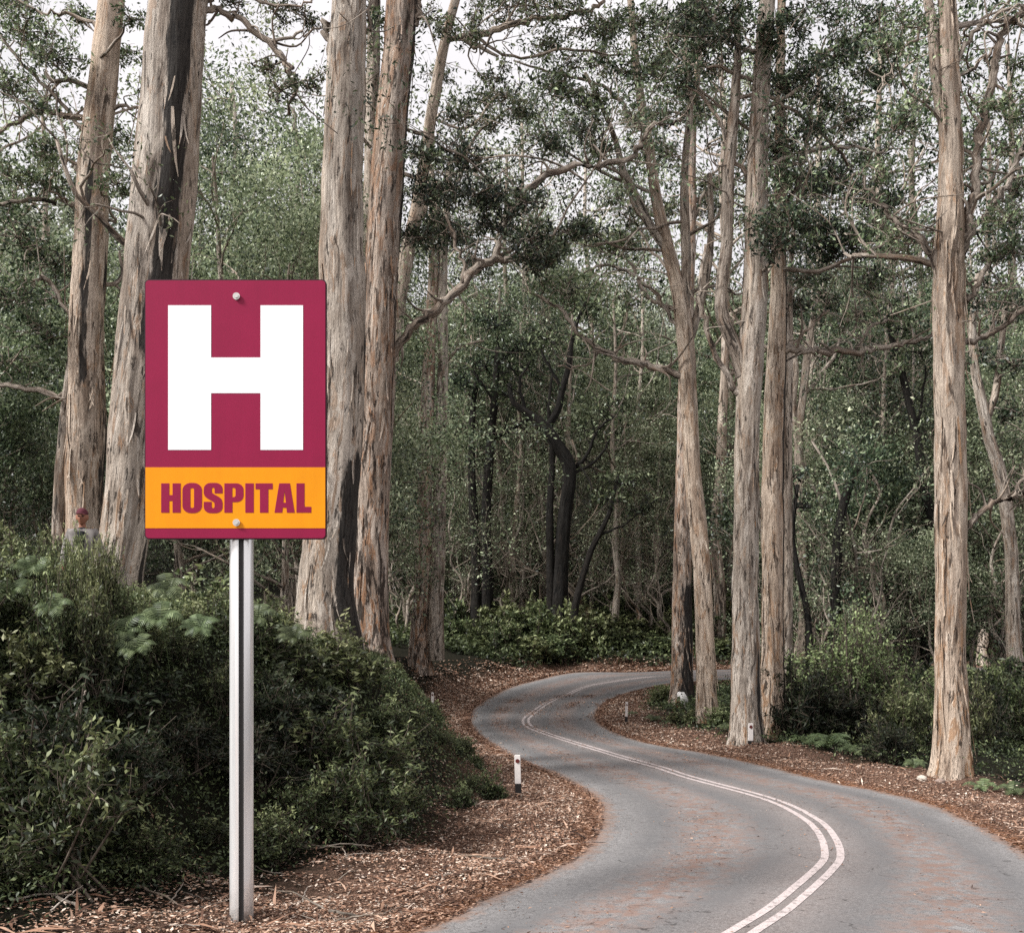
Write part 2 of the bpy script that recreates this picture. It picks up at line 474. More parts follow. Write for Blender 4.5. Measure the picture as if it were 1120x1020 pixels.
# pair the two edges through the centre line so the cross sections stay square
def pair(Cp, Ed):
    out = np.empty_like(Cp); last = 0
    idx = np.array([((Ed - c) ** 2).sum(1).argmin() for c in Cp], float)
    idx = np.maximum.accumulate(idx)
    k = np.ones(41) / 41
    idx = np.convolve(np.pad(idx, 20, mode='edge'), k, 'valid')
    ii = np.arange(len(Ed))
    return np.stack([np.interp(idx, ii, Ed[:, 0]), np.interp(idx, ii, Ed[:, 1])], 1)
PL, PR = pair(Cc, Lc), pair(Cc, Rc)
rm = MB()
cols = 17
uu = np.linspace(0, 1, cols)
def road_at(i, u):
    a = np.where(u[None, :, None] < 0.5, PL[:, None] * (1 - 2 * u[None, :, None]) + Cc[:, None] * (2 * u[None, :, None]),
                 Cc[:, None] * (2 - 2 * u[None, :, None]) + PR[:, None] * (2 * u[None, :, None] - 1))
    return a
RX = road_at(None, uu)
wedge = rng.normal(size=(len(Cc), 2)) * 0.05
RX[:, 0] += wedge[:, :1]; RX[:, -1] += wedge[:, 1:]
ZZ = base_h(RX[..., 1]) + 0.015 + 0.05 * np.sin(pi * uu)[None]
sl = np.concatenate([[0], np.cumsum(np.linalg.norm(np.diff(Cc, axis=0), axis=1))])
n = len(Cc)
i = np.arange(n - 1)[:, None]; j = np.arange(cols - 1)[None]
Q = np.stack([i * cols + j, i * cols + j + 1, (i + 1) * cols + j + 1, (i + 1) * cols + j], -1).reshape(-1, 4)[:, ::-1]
V = np.concatenate([RX, ZZ[..., None]], -1).reshape(-1, 3)
rc = np.stack([np.repeat((uu * 2 - 1)[None], n, 0), np.repeat(sl[:, None], cols, 1), np.zeros((n, cols))], -1).reshape(-1, 3)
rm.add(V, Q, None, rc, rc)
def asphalt_mat():
    t = NT('worn_asphalt')
    co = t.n('ShaderNodeTexCoord').outputs['Object']
    s = t.sep(t.attr('bark').outputs['Vector'])
    u = s[0]
    big = t.noise(co, 0.55, 5, 0.6)
    mid = t.noise(co, 3.5, 6, 0.7)
    grit = t.noise(co, 70, 3, 0.8)
    chips = t.n('ShaderNodeTexVoronoi'); t.l(co, chips.inputs['Vector']); chips.inputs['Scale'].default_value = 28
    c = t.ramp(grit, [(0.36, (0.085, 0.082, 0.082)), (0.5, (0.205, 0.198, 0.196)), (0.64, (0.38, 0.365, 0.36))])
    g2 = t.noise(co, 14, 6, 0.75)
    c = t.mix(0.8, c, t.ramp(g2, [(0.36, (0.62, 0.60, 0.60)), (0.5, (1, 1, 1)), (0.62, (1.22, 1.20, 1.19))]), 'MULTIPLY')
    # wheel tracks polished smooth and a rusty film of leaf dust between them
    au = t.math('ABSOLUTE', u)
    trk = t.math('ABSOLUTE', t.math('SUBTRACT', au, 0.47))
    wh = t.math('SUBTRACT', 1.0, t.mr(t.math('ABSOLUTE', t.math('SUBTRACT', trk, 0.24)), 0.04, 0.16))
    c = t.mix(t.math('MULTIPLY', wh, t.mr(big, 0.38, 0.62, 0.30, 0.85)), c, (0.125, 0.122, 0.124))
    dust = t.math('SUBTRACT', 1.0, t.mr(trk, 0.05, 0.24))
    dustc = t.math('MULTIPLY', dust, t.ramp(mid, [(0.42, (0, 0, 0)), (0.58, (1, 1, 1))]))
    c = t.mix(t.math('MULTIPLY', dustc, 0.8), c, (0.23, 0.145, 0.115))
    mdl = t.math('SUBTRACT', 1.0, t.mr(au, 0.06, 0.26))
    c = t.mix(t.math('MULTIPLY', mdl, t.math('MULTIPLY', mid, 0.7)), c, (0.22, 0.165, 0.145))
    c = t.mix(0.35, c, t.ramp(big, [(0.38, (0.55, 0.54, 0.54)), (0.62, (1, 1, 1))]), 'MULTIPLY')
    dm = t.ramp(chips.outputs['Distance'], [(0.05, (1, 1, 1)), (0.1, (0, 0, 0))])
    c = t.mix(t.math('MULTIPLY', dm, t.math('MULTIPLY', dustc, 0.8)), c, (0.28, 0.13, 0.07))
    cv = t.n('ShaderNodeTexVoronoi', feature='DISTANCE_TO_EDGE'); cv.inputs['Scale'].default_value = 0.42
    wv = t.n('ShaderNodeVectorMath', operation='ADD'); t.l(co, wv.inputs[0])
    nv = t.n('ShaderNodeTexNoise'); t.l(co, nv.inputs['Vector']); nv.inputs['Scale'].default_value = 1.7; nv.inputs['Detail'].default_value = 6
    t.l(nv.outputs['Color'], wv.inputs[1]); t.l(wv.outputs[0], cv.inputs['Vector'])
    ck = t.math('MULTIPLY', t.math('SUBTRACT', 1.0, t.mr(cv.outputs['Distance'], 0.004, 0.010)), t.mr(mid, 0.5, 0.6, 0, 0.75))
    c = t.mix(ck, c, (0.03, 0.028, 0.027))
    # dirt creeping in from the edges
    ed = t.mr(t.math('ADD', au, t.math('MULTIPLY', t.math('SUBTRACT', mid, 0.5), 0.25)), 0.9, 1.02)
    c = t.mix(t.math('MULTIPLY', ed, 0.8), c, (0.26, 0.13, 0.07))
    t.base(c, 0.85, 0.25)
    t.bump(t.math('ADD', grit, mid), 0.35, 0.012)
    return t.m
road = tag(link('road', rm.mesh('road', True, ('bark',)), asphalt_mat()), kind='structure')

def line_mat():
    t = NT('worn_white_paint')
    co = t.n('ShaderNodeTexCoord').outputs['Object']
    n = t.noise(co, 9, 8, 0.75)
    g = t.noise(co, 60, 3, 0.7)
    c = t.ramp(g, [(0.36, (0.36, 0.305, 0.295)), (0.6, (0.61, 0.53, 0.515))])
    c = t.mix(t.ramp(n, [(0.53, (0, 0, 0)), (0.60, (0.8, 0.8, 0.8))]), c, (0.22, 0.19, 0.18))
    t.base(c, 0.7, 0.3)
    return t.m
LM = line_mat()
tgc = np.gradient(Cc, axis=0); tgc /= np.linalg.norm(tgc, axis=1)[:, None]
nrm = np.stack([-tgc[:, 1], tgc[:, 0]], 1)
for sgn in (-1, 1):
    m = MB()
    sel = slice(0, int(np.argmin(np.abs(Cc[:, 0] - 12) + (Cc[:, 1] < 80) * 1000)))
    off = 0.132 * sgn
    k = len(Cc[sel])
    jit = np.convolve(rng.normal(size=k + 8), np.ones(9) / 9, 'valid') * 0.012
    A = Cc[sel] + nrm[sel] * (off + 0.066 + jit)[:, None]; B = Cc[sel] + nrm[sel] * (off - 0.066 + jit)[:, None]
    za = base_h(A[:, 1]) + 0.015 + 0.05 + 0.006; zb = base_h(B[:, 1]) + 0.015 + 0.05 + 0.006
    V = np.stack([np.column_stack([A, za]), np.column_stack([B, zb])], 1).reshape(-1, 3)
    ii = np.arange(k - 1)
    Q = np.stack([ii * 2, ii * 2 + 1, ii * 2 + 3, ii * 2 + 2], -1)[:, ::-1]
    m.add(V, Q)
    link('centre_line', m.mesh('centre_line'), LM, road)

# ------------------------------------------------------------------ tree building
class Tree:
    """collects the wood and the leaves of one tree around its base"""
    def __init__(self, base):
        self.base = np.array(base, float)
        self.trunk = MB(); self.crown = MB(); self.branches = []; self.nodes = []; self.noder = []
    def note(self, path, rad):
        self.nodes += list(path); self.noder += list(rad)

def clump(T, wood, c, R, nleaf, size, origin, rnd, bright=0.0, flat=0.62, n_sub=9, droop=0.45):
    """a bough end: twigs fanning out from origin and tufts of leaves at their tips"""
    c = np.asarray(c, float)
    d = rnd.normal(size=(n_sub, 3)); d /= np.linalg.norm(d, axis=1)[:, None]
    rr = rnd.uniform(0.45, 1.0, (n_sub, 1)) ** 0.6
    tips = c + d * rr * R * np.array([1, 1, flat])
    tips[:, 2] += 0.12 * R
    O = np.repeat(np.asarray(origin, float)[None], n_sub, 0) + (c - origin) * rnd.uniform(0.2, 0.95, (n_sub, 1))
    r = max(0.014, 0.017 * R)
    twigs(wood, O, tips, r * 1.3, r * 0.5, 0.14, rnd)
    n2 = n_sub * 6
    k = rnd.integers(0, n_sub, n2)
    st = O[k] + (tips[k] - O[k]) * rnd.uniform(0.35, 1.0, (n2, 1))
    e = rnd.normal(size=(n2, 3)) * np.array([1, 1, 0.7]); e /= np.linalg.norm(e, axis=1)[:, None]
    t2 = st + e * R * rnd.uniform(0.18, 0.5, (n2, 1))
    twigs(wood, st, t2, r * 0.6, r * 0.3, 0.15, rnd)
    m = nleaf
    k = rnd.integers(0, n2, m)
    f = rnd.uniform(0.3, 1.15, (m, 1))
    C = st[k] + (t2[k] - st[k]) * f + rnd.normal(size=(m, 3)) * R * np.array([0.12, 0.12, 0.085])
    tuft = rnd.normal(size=n2) * 0.24
    tint = 0.42 + bright + tuft[k] + rnd.normal(size=m) * 0.17 + 0.16 * (C[:, 2] - c[2]) / max(R, 0.1)  # light and dark tufts, upper leaves paler: lighting painted into the tint
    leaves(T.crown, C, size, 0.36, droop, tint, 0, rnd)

def limb_to(T, wood, target, rnd, r_scale=1.0, max_up=None):
    """grow a bent limb from the nearest suitable point of the tree towards a bough"""
    N = np.array(T.nodes)
    d = np.linalg.norm(N - target, axis=1) + np.where(N[:, 2] > target[2] + 0.5, 4.0, 0) + np.abs(N[:, 2] - (target[2] - 1.5)) * 0.3
    k = int(d.argmin())
    a = N[k]; L = np.linalg.norm(target - a)
    if L < 0.3: return target
    r = min(T.noder[k] * 0.5, 0.022 * L + 0.02) * r_scale
    side = rnd.normal(size=3) * L * 0.13
    pts = [a, a + (target - a) * 0.35 + side + np.array([0, 0, -0.04 * L]), a + (target - a) * 0.7 - side * 0.6 + np.array([0, 0, 0.02 * L]), target]
    path = catmull(pts, 5)
    path[1:-1] += rnd.normal(size=(len(path) - 2, 3)) * 0.02 * L
    rad = np.linspace(r, max(0.012, r * 0.3), len(path))
    tube(wood, path, rad, 6, 0, 0, (), rnd.uniform(0, 9), 12)
    T.note(path[3:], rad[3:])
    return path[-3]

def finish(T, name, label, cat, group, bark, limb_bark, leaf):
    root = empty(name, T.base)
    tag(root, label, cat, group)
    def rel(mb):
        mb.v = [v - T.base.astype(np.float32) for v in mb.v]; return mb
    link('trunk', rel(T.trunk).mesh('trunk', True, ('bark',)), bark, root)
    for (nm, mb) in T.branches:
        if mb.n: link(nm, rel(mb).mesh(nm, True, ('bark',)), limb_bark, root)
    if T.crown.n: link('crown', rel(T.crown).mesh('crown', False, ('tint',)), leaf, root)
    return root

def grow(T, mb, p, d, L, r, lev, rnd, up=0.10, wig=0.22, tips=None, sides=6):
    n = max(3, int(4 + lev))
    pts = [p]; p = p.copy(); d = d.copy()
    for _ in range(n):
        d = d + rnd.normal(size=3) * wig + np.array([0, 0, up]); d /= np.linalg.norm(d)
        p = p + d * L / n; pts.append(p)
    path = catmull(pts, 2); rad = np.linspace(r, r * 0.42, len(path))
    tube(mb, path, rad, sides if lev else 4, 0, 0, (), rnd.uniform(0, 9), 8)
    if lev == 0:
        tips.append(path[-1]); tips.append(path[len(path) // 2]); return
    k = rnd.integers(3, 5)
    for c in range(k):
        t = rnd.uniform(0.35, 1.0) if c else 1.0
        i = min(len(path) - 1, int(t * (len(path) - 1)))
        dd = path[i] - path[max(0, i - 1)]; dd /= np.linalg.norm(dd) + 1e-9
        v = rnd.normal(size=3); v -= dd * (v @ dd); v /= np.linalg.norm(v)
        a = rnd.uniform(0.45, 1.0)
        grow(T, mb, path[i], dd * cos(a) + v * sin(a), L * rnd.uniform(0.5, 0.72), rad[i] * 0.62, lev - 1, rnd, up, wig, tips, sides)

def strips(T, path, rad, n, rnd, zmax):
    mb = T.trunk
    path = np.asarray(path); m = len(path)
    ok = np.where((path[:, 2] < zmax) & (path[:, 2] > path[0, 2] + 0.4))[0]
    if len(ok) < 4: return
    pr = np.linspace(1.6, 0.5, len(ok)); pr /= pr.sum()
    for _ in range(n):
        i = int(rnd.choice(ok, p=pr)); a = rnd.uniform(-pi, pi) if rnd.uniform() < 0.4 else rnd.normal(-pi / 2, 0.9)
        r = rad[i] * 1.0 + 0.015; L = rnd.uniform(0.35, 1.9); w = rnd.uniform(0.025, 0.085)
        k = 6; t = np.linspace(0, 1, k)
        lift = 0.02 + rnd.uniform(0.0, 0.16) * t ** 2.2
        aa = a + rnd.normal() * 0.12 * t + rnd.uniform(-.25, .25) * t ** 2
        z = path[i, 2] - L * t
        cx = np.interp(z, path[:, 2], path[:, 0]); cy = np.interp(z, path[:, 2], path[:, 1])
        rr_ = np.interp(z, path[:, 2], rad) * 1.03 + lift
        da = w / max(r, 0.05) * 0.5 * np.sin(pi * (0.25 + 0.72 * t))
        P0 = np.stack([cx + rr_ * np.cos(aa - da), cy + rr_ * np.sin(aa - da), z], 1)
        P1 = np.stack([cx + (rr_ + 0.012) * np.cos(aa + da), cy + (rr_ + 0.012) * np.sin(aa + da), z], 1)
        V = np.stack([P0, P1], 1).reshape(-1, 3)
        q = np.arange(k - 1)
        Q = np.stack([q * 2, q * 2 + 1, q * 2 + 3, q * 2 + 2], -1)
        bk = np.zeros((2 * k, 3)); bk[:, 1] = 2; bk[:, 0] = 0.42 if rnd.uniform() < 0.5 else 0.1
        mb.add(V, Q, None, V * np.array([1, 1, 1]) + rnd.uniform(0, 20, 3), bk)

def px_path(pts, Y, per=7, drift=0.0):
    W = np.array([[*P(p[0], p[1], Y + (p[3] if len(p) > 3 else 0)), p[2] * 0.5 * Y / F] for p in pts])
    return catmull(W, per)

def big_tree(label, Y, stems, branches=(), clumps=(), bark=BARK_PALE, leaf=LEAF_MID, limb_bark=None, top=36.0, flare=0.35, flute=0.045, seed=1, char=(), crown_top=5, leafpx=5.6, extra=None, arms=0, nleaf=1500, group=None, sides=26, name='eucalyptus_tree', dens=1.0):
    """one of the trees told apart in the photo; outlines in photo pixels at distance Y, bottom first"""
    rnd = np.random.default_rng(1000 + seed)
    x0 = P(stems[0][0][0], stems[0][0][1], Y)[0]
    zb = gz(x0, Y)
    T = Tree((x0, Y, zb - 0.1))
    tops = []
    for si, st in enumerate(stems):
        C = px_path(st, Y)
        path, rad = C[:, :3], C[:, 3]
        if si == 0 and zb - 0.35 < path[0, 2]:
            d = path[0] - path[1]; d /= np.linalg.norm(d)
            low = path[0].copy(); low[2] = zb - 0.35; low[0] += 0.3 * d[0]
            k = max(2, int((path[0, 2] - low[2]) / 0.35))
            ext = np.linspace(low, path[0], k + 1)[:-1]
            path = np.vstack([ext, path]); rad = np.concatenate([np.full(k, rad[0] * 1.02), rad])
        if st[-1][1] <= 2 and top and path[-1, 2] < top:
            d = path[-1] - path[-5]; d /= np.linalg.norm(d); d = d * 0.6 + np.array([0, 0, 0.5])
            k = 9; Lx = (top * (1 - 0.12 * si) - path[-1, 2])
            if Lx > 1:
                ext = path[-1] + d[None] * np.linspace(0, Lx, k + 1)[1:, None] + np.cumsum(rnd.normal(size=(k, 3)) * 0.12, 0) * np.array([1, 1, 0])
                path = np.vstack([path, ext]); rad = np.concatenate([rad, np.linspace(rad[-1], rad[-1] * 0.35, k + 1)[1:]])
        # even spacing so the bark relief is regular
        s = np.concatenate([[0], np.cumsum(np.linalg.norm(np.diff(path, axis=0), axis=1))])
        m = max(8, int(s[-1] / (0.35 if Y < 45 else 0.6)))
        u = np.linspace(0, s[-1], m)
        path = np.stack([np.interp(u, s, path[:, k]) for k in range(3)], 1); rad = np.interp(u, s, rad)
        path[2:-1] += np.column_stack([np.convolve(rnd.normal(size=m + 6), np.ones(7) / 7, 'valid')[2:-1] * 0.05, np.zeros(m - 3), np.zeros(m - 3)])
        mb = T.trunk if si == 0 else MB()
        tube(mb, path, rad, sides if si == 0 else max(10, sides - 8), flute, flare if si == 0 else 0.0, char if si == 0 else [c for c in char if len(c) > 5] or (), seed + si * 2.7, 0 if si == 0 else 6)
        if si: T.branches.append(('stem', mb))
        elif Y < 66: strips(T, path, rad, int(70 if Y < 45 else 35), rnd, 24)
        T.note(path, rad); tops.append(path[-1])
    for b in branches:
        C = px_path(b, Y, 5)
        path, rad = C[:, :3], C[:, 3]
        path[2:] += rnd.normal(size=(len(path) - 2, 3)) * 0.05
        mb = MB()
        tube(mb, path, rad, 8, 0.03, 0, (), rnd.uniform(0, 9), 12)
        n = len(path)
        for k in range(3, n, 2):                       # twiggy side shoots
            L = rnd.uniform(0.5, 2.0) * max(0.6, Y / 40)
            d = rnd.normal(size=3) + np.array([0, 0, 0.5]); d /= np.linalg.norm(d)
            sp = catmull([path[k], path[k] + d * L * 0.5 + rnd.normal(size=3) * 0.12 * L, path[k] + d * L + rnd.normal(size=3) * 0.3 * L], 4)
            tube(mb, sp, np.linspace(rad[k] * 0.45, 0.012, len(sp)), 5, 0, 0, (), rnd.uniform(0, 9), 12)
            T.note(sp, np.linspace(rad[k] * 0.45, 0.012, len(sp)))
        T.branches.append(('branch', mb)); T.note(path, rad)
    lsz = leafpx * Y / F
    clumps = list(clumps)
    if extra:
        for _ in range(extra[0]): clumps.append((rnd.uniform(extra[1], extra[2]), rnd.uniform(extra[3], extra[4]), rnd.uniform(15, 24), rnd.uniform(-.1, .16)))
        clumps = [c for c in clumps if not (seed == 16 and abs(c[0] - 1040) < 42)]
    for c in clumps:
        cx, cy, r = c[:3]
        dY = rnd.uniform(-3, 3) if len(c) < 5 else c[4]
        R = 1.32 * r * (Y + dY) / F
        wood = MB(); T.branches.append(('branch', wood))
        ctr = P(cx, cy, Y + dY)
        o = limb_to(T, wood, ctr, rnd)
        clump(T, wood, ctr, R, int(1.15 * nleaf * dens * (r / 42.0) ** 2), lsz, o, rnd, c[3] if len(c) > 3 else 0.0, 0.6, 11)
    # long bare arms with fine forks and a few leaves at the tips
    for k in range(arms):
        N = [(p, r) for p, r in zip(T.nodes, T.noder) if 10 < HY - (p[2] - HC) * F / p[1] < 330 and r > 0.08]
        if not N: break
        p, r = N[int(rnd.integers(0, len(N)))]
        a = rnd.uniform(-0.7, 0.7) + (pi if rnd.uniform() < 0.5 else 0)
        mb = MB(); tp = []
        grow(T, mb, np.array(p, float), np.array([cos(a), sin(a), rnd.uniform(0.1, 0.8)]), rnd.uniform(3.0, 6.0) * (Y / 45) ** 0.5, min(r * 0.4, 0.10), 2, rnd, 0.06, 0.30, tp)
        T.branches.append(('branch', mb))
        tp = np.array(tp); kk = rnd.integers(0, len(tp), 14 * len(tp))
        leaves(T.crown, tp[kk] + rnd.normal(size=(len(kk), 3)) * 0.28, lsz, 0.36, 0.45, 0.5 + rnd.normal(size=len(kk)) * 0.25, 0, rnd)
    # the high crown above the frame
    if crown_top:
        for k in range(crown_top):
            tp = tops[k % len(tops)]
            ctr = tp + np.array([rnd.normal() * 3.2, rnd.normal() * 3.2, rnd.uniform(-5.0, 2.5)])
            if HY - (ctr[2] - 2.2 - HC) * F / ctr[1] > 0: continue
            wood = MB(); T.branches.append(('branch', wood))
            o = limb_to(T, wood, ctr, rnd)
            clump(T, wood, ctr, 2.0, 380, 0.30, o, rnd, 0.05, 0.6, 8)
    root = finish(T, name, label, 'tree', group, bark, limb_bark or (BARK_DARK if bark is BARK_DARK else BARK_LIMB), leaf)
    return root

GIANT = 'tall pale eucalyptus trees along the road'
# ---- left bank giants
big_tree('tall leaning eucalyptus with tan trunk, leftmost of the giants, behind the person', 36,
    [[(87, 612, 38), (90, 580, 36), (93, 470, 40), (94, 360, 36), (100, 250, 36), (103, 180, 33), (112, 100, 30), (122, 0, 28)],
     [(66, 610, 16), (66, 560, 15), (74, 460, 15), (86, 360, 14), (94, 290, 11)]],
    branches=[[(103, 190, 14), (90, 186, 12), (80, 182, 7)], [(108, 130, 8), (80, 128, 7), (40, 122, 6), (18, 135, 5), (-8, 152, 4)],
              [(98, 226, 8), (70, 222, 5), (40, 218, 5), (0, 222, 4), (-20, 226, 3)], [(86, 440, 8), (62, 434, 7), (30, 425, 6), (-6, 420, 5)],
              [(80, 350, 6), (66, 330, 5), (52, 308, 5), (40, 304, 4), (8, 322, 4)], [(118, 120, 5), (138, 116, 4), (160, 120, 3)],
              [(98, 150, 5), (60, 105, 4), (30, 75, 4), (0, 40, 3)], [(115, 40, 5), (80, 14, 4), (50, 16, 3), (20, 2, 3)]],
    clumps=[(25, 35, 34), (60, 62, 30), (12, 100, 30), (42, 165, 30), (10, 195, 32), (62, 205, 26, -.1), (20, 260, 40, -.1), (60, 290, 34, -.15), (20, 330, 40, -.15), (55, 365, 32, -.15),
            (85, 20, 20), (135, 60, 18), (142, 20, 18), (10, 395, 34, -.1), (45, 120, 18), (8, 4, 26), (125, 150, 26), (130, 200, 26)],
    bark=BARK_TAN, leaf=LEAF_MID, seed=1, arms=4, char=[(-80, 24, 12, 20, 0.7), (0, 40, 5, 17, 0.55)], nleaf=1100)
big_tree('massive eucalyptus with broad black fire scar, directly behind the sign', 26,
    [[(126, 668, 58), (128, 640, 50), (140, 560, 52), (152, 450, 58), (166, 340, 66), (174, 290, 67), (185, 145, 65), (190, 70, 62), (195, 0, 60)],
     [(178, 400, 22), (188, 290, 22), (200, 180, 22), (208, 90, 24), (216, 0, 22)]],
    branches=[[(216, 15, 9), (240, 10, 7), (264, 22, 7), (295, 45, 7), (313, 72, 6), (321, 90, 5), (318, 120, 3)], [(295, 45, 4), (330, 40, 3), (352, 30, 2)],
              [(225, 2, 4), (260, -4, 4), (300, 5, 3), (340, 2, 2)]],
    clumps=[(335, 20, 20), (300, 14, 20), (255, 4, 18), (340, 85, 20), (310, 100, 17), (290, 75, 14)],
    bark=BARK_PALE, leaf=LEAF_MID, seed=2, arms=3, char=[(-62, 36, 10.3, 60, 0.85), (-20, 26, 4, 12, 0.5)], nleaf=900)
big_tree('thick grey eucalyptus with blackened right flank, immediately right of the sign', 30,
    [[(358, 690, 66), (358, 640, 60), (364, 560, 56), (372, 450, 52), (375, 360, 50), (375, 180, 44), (379, 72, 42), (383, 0, 38)]],
    branches=[[(362, 60, 10), (358, 30, 8), (356, 24, 5)], [(395, 40, 6), (402, 30, 4), (408, -5, 3)]],
    bark=BARK_PALE, leaf=LEAF_MID, seed=3, char=[(-35, 40, 3.0, 9.0, 0.85), (-10, 24, 9, 13, 0.6)])
big_tree('reddish flaking eucalyptus standing close beside the thick grey trunk', 33,
    [[(405, 722, 46), (405, 690, 40), (406, 600, 38), (412, 450, 38), (417, 300, 38), (428, 150, 35), (436, 60, 34), (440, 0, 33)]],
    branches=[[(426, 395, 9), (447, 362, 10), (472, 340, 10), (496, 321, 10), (520, 296, 10), (546, 282, 9), (570, 284, 6), (588, 280, 4)],
              [(540, 286, 8), (549, 257, 8), (560, 229, 8), (590, 198, 8), (631, 182, 7), (685, 176, 6), (700, 160, 5), (712, 142, 5), (746, 132, 3)],
              [(497, 322, 5), (506, 300, 4), (500, 268, 4), (490, 240, 3)], [(560, 230, 5), (545, 210, 4), (520, 190, 3)], [(448, 40, 8), (455, 20, 8), (458, -6, 6)]],
    clumps=[(500, 176, 34, -.12), (470, 215, 34, -.18), (520, 212, 38, -.18), (545, 250, 26, -.12), (488, 258, 32, -.18), (460, 262, 28, -.15), (580, 262, 30, -.1), (616, 252, 26), (600, 292, 26, -.05),
            (640, 258, 26), (600, 160, 26), (640, 140, 22), (500, 130, 24), (530, 290, 22), (460, 170, 24), (575, 220, 22, -.1)],
    bark=BARK_RED, leaf=LEAF_DARK, seed=4, arms=4, char=[(-20, 35, 4, 60, 0.45), (0, 30, 14, 60, 0.8)], nleaf=1300)
big_tree('slim dark eucalyptus squeezed between two thick trunks right of the sign', 48,
    [[(398, 715, 22), (399, 600, 20), (402, 400, 19), (406, 200, 17), (408, 90, 15), (410, 0, 13)]],
    clumps=[(405, 20, 16), (400, 330, 14, -.1)], bark=BARK_LIMB, leaf=LEAF_DARK, seed=5, crown_top=5, char=[(-60, 60, 5, 22, .6)])
big_tree('slender pale eucalyptus curving right above the reddish trunk', 45,
    [[(412, 716, 20), (414, 600, 19), (420, 480, 18), (430, 360, 17), (443, 285, 16), (456, 225, 14), (466, 160, 13), (474, 110, 12), (487, 45, 11), (499, 0, 10)]],
    branches=[[(485, 45, 5), (520, 38, 7), (545, 32, 7), (575, 22, 6), (610, 18, 5), (640, 12, 5), (660, 0, 4)], [(474, 130, 3), (510, 140, 3), (548, 100, 3)], [(520, 40, 4), (560, 62, 3), (620, 55, 3), (680, 60, 2)],
              [(455, 225, 4), (500, 200, 3), (520, 150, 3), (560, 118, 2)], [(545, 62, 3), (515, 48, 6), (510, 44, 5)]],
    clumps=[(560, 8, 30), (610, 8, 30), (650, 30, 28), (520, 14, 22), (590, 50, 24), (480, 80, 20), (470, 20, 18), (545, 85, 20, -.05), (620, 80, 24), (530, 110, 20), (575, 120, 20)],
    bark=BARK_PALE, leaf=LEAF_MID, seed=6, arms=5, extra=(5, 450, 680, 20, 190), crown_top=5, nleaf=900, flare=.1)
big_tree('pair of bare eucalyptus stems rising from the bank, left one browner', 74,
    [[(459, 722, 22), (459, 690, 19), (463, 600, 17), (467, 450, 15), (470, 370, 13), (474, 300, 11), (478, 200, 9)],
     [(476, 722, 20), (476, 690, 19), (480, 560, 15), (483, 450, 12), (485, 330, 11), (486, 260, 9), (492, 180, 7)]],
    branches=[[(470, 380, 4), (450, 360, 3), (440, 330, 2)], [(484, 400, 4), (505, 380, 3), (530, 372, 2)]],
    clumps=[(475, 250, 26, -.1), (455, 270, 22, -.15), (505, 260, 24, -.05), (470, 215, 24)],
    bark=BARK_RED, leaf=LEAF_DARK, seed=7, crown_top=0, top=None, nleaf=1000)
# ---- dark middle trees beyond the bend
big_tree('dark twin stemmed tree in the shaded forest left of the bent black tree', 108,
    [[(533, 690, 16), (533, 640, 13), (532, 560, 11), (537, 480, 9), (541, 440, 8), (545, 380, 6)], [(520, 690, 14), (521, 620, 11), (517, 540, 9), (516, 470, 7), (520, 420, 5)]],
    branches=[[(538, 480, 4), (558, 470, 4), (580, 458, 3)], [(541, 440, 3), (520, 410, 3), (505, 400, 2)]],
    clumps=[(530, 400, 30, -.1), (560, 385, 28), (500, 420, 28, -.1), (545, 355, 26)], bark=BARK_DARK, leaf=LEAF_DARK, seed=8, crown_top=0, top=None, nleaf=800, leafpx=5)
big_tree('black bent tree forking above the far side of the bend', 104,
    [[(611, 705, 20), (612, 650, 17), (617, 570, 15), (623, 515, 15), (612, 490, 14), (596, 468, 13), (578, 452, 8), (562, 440, 6), (557, 420, 5)],
     [(598, 468, 9), (610, 448, 8), (615, 425, 7), (622, 400, 6), (627, 365, 5), (640, 330, 3)], [(602, 700, 9), (602, 640, 9), (601, 560, 8), (604, 500, 6), (600, 450, 4), (604, 410, 2)]],
    branches=[[(623, 515, 5), (640, 500, 4), (655, 470, 3), (672, 455, 2)], [(622, 520, 4), (650, 505, 3), (668, 480, 2)], [(575, 450, 4), (568, 420, 3), (580, 395, 2)], [(615, 425, 3), (600, 400, 3), (590, 380, 2)]],
    clumps=[(560, 405, 24, -.1), (600, 370, 28, .05), (640, 340, 28, .05), (575, 380, 24), (665, 450, 22), (550, 430, 20, -.1)], bark=BARK_DARK, leaf=LEAF_MID, seed=9, crown_top=0, top=None, nleaf=750, leafpx=5)
big_tree('thin black tree leaning right beside the bent black tree', 103,
    [[(627, 700, 9), (630, 660, 8), (643, 610, 7), (655, 585, 6), (667, 560, 5), (676, 520, 3)]],
    branches=[[(655, 585, 3), (680, 575, 2), (700, 560, 2)]], clumps=[(680, 530, 24), (700, 560, 22, -.05), (660, 545, 20)], bark=BARK_DARK, leaf=LEAF_MID, seed=10, crown_top=0, top=None, nleaf=750, leafpx=5)
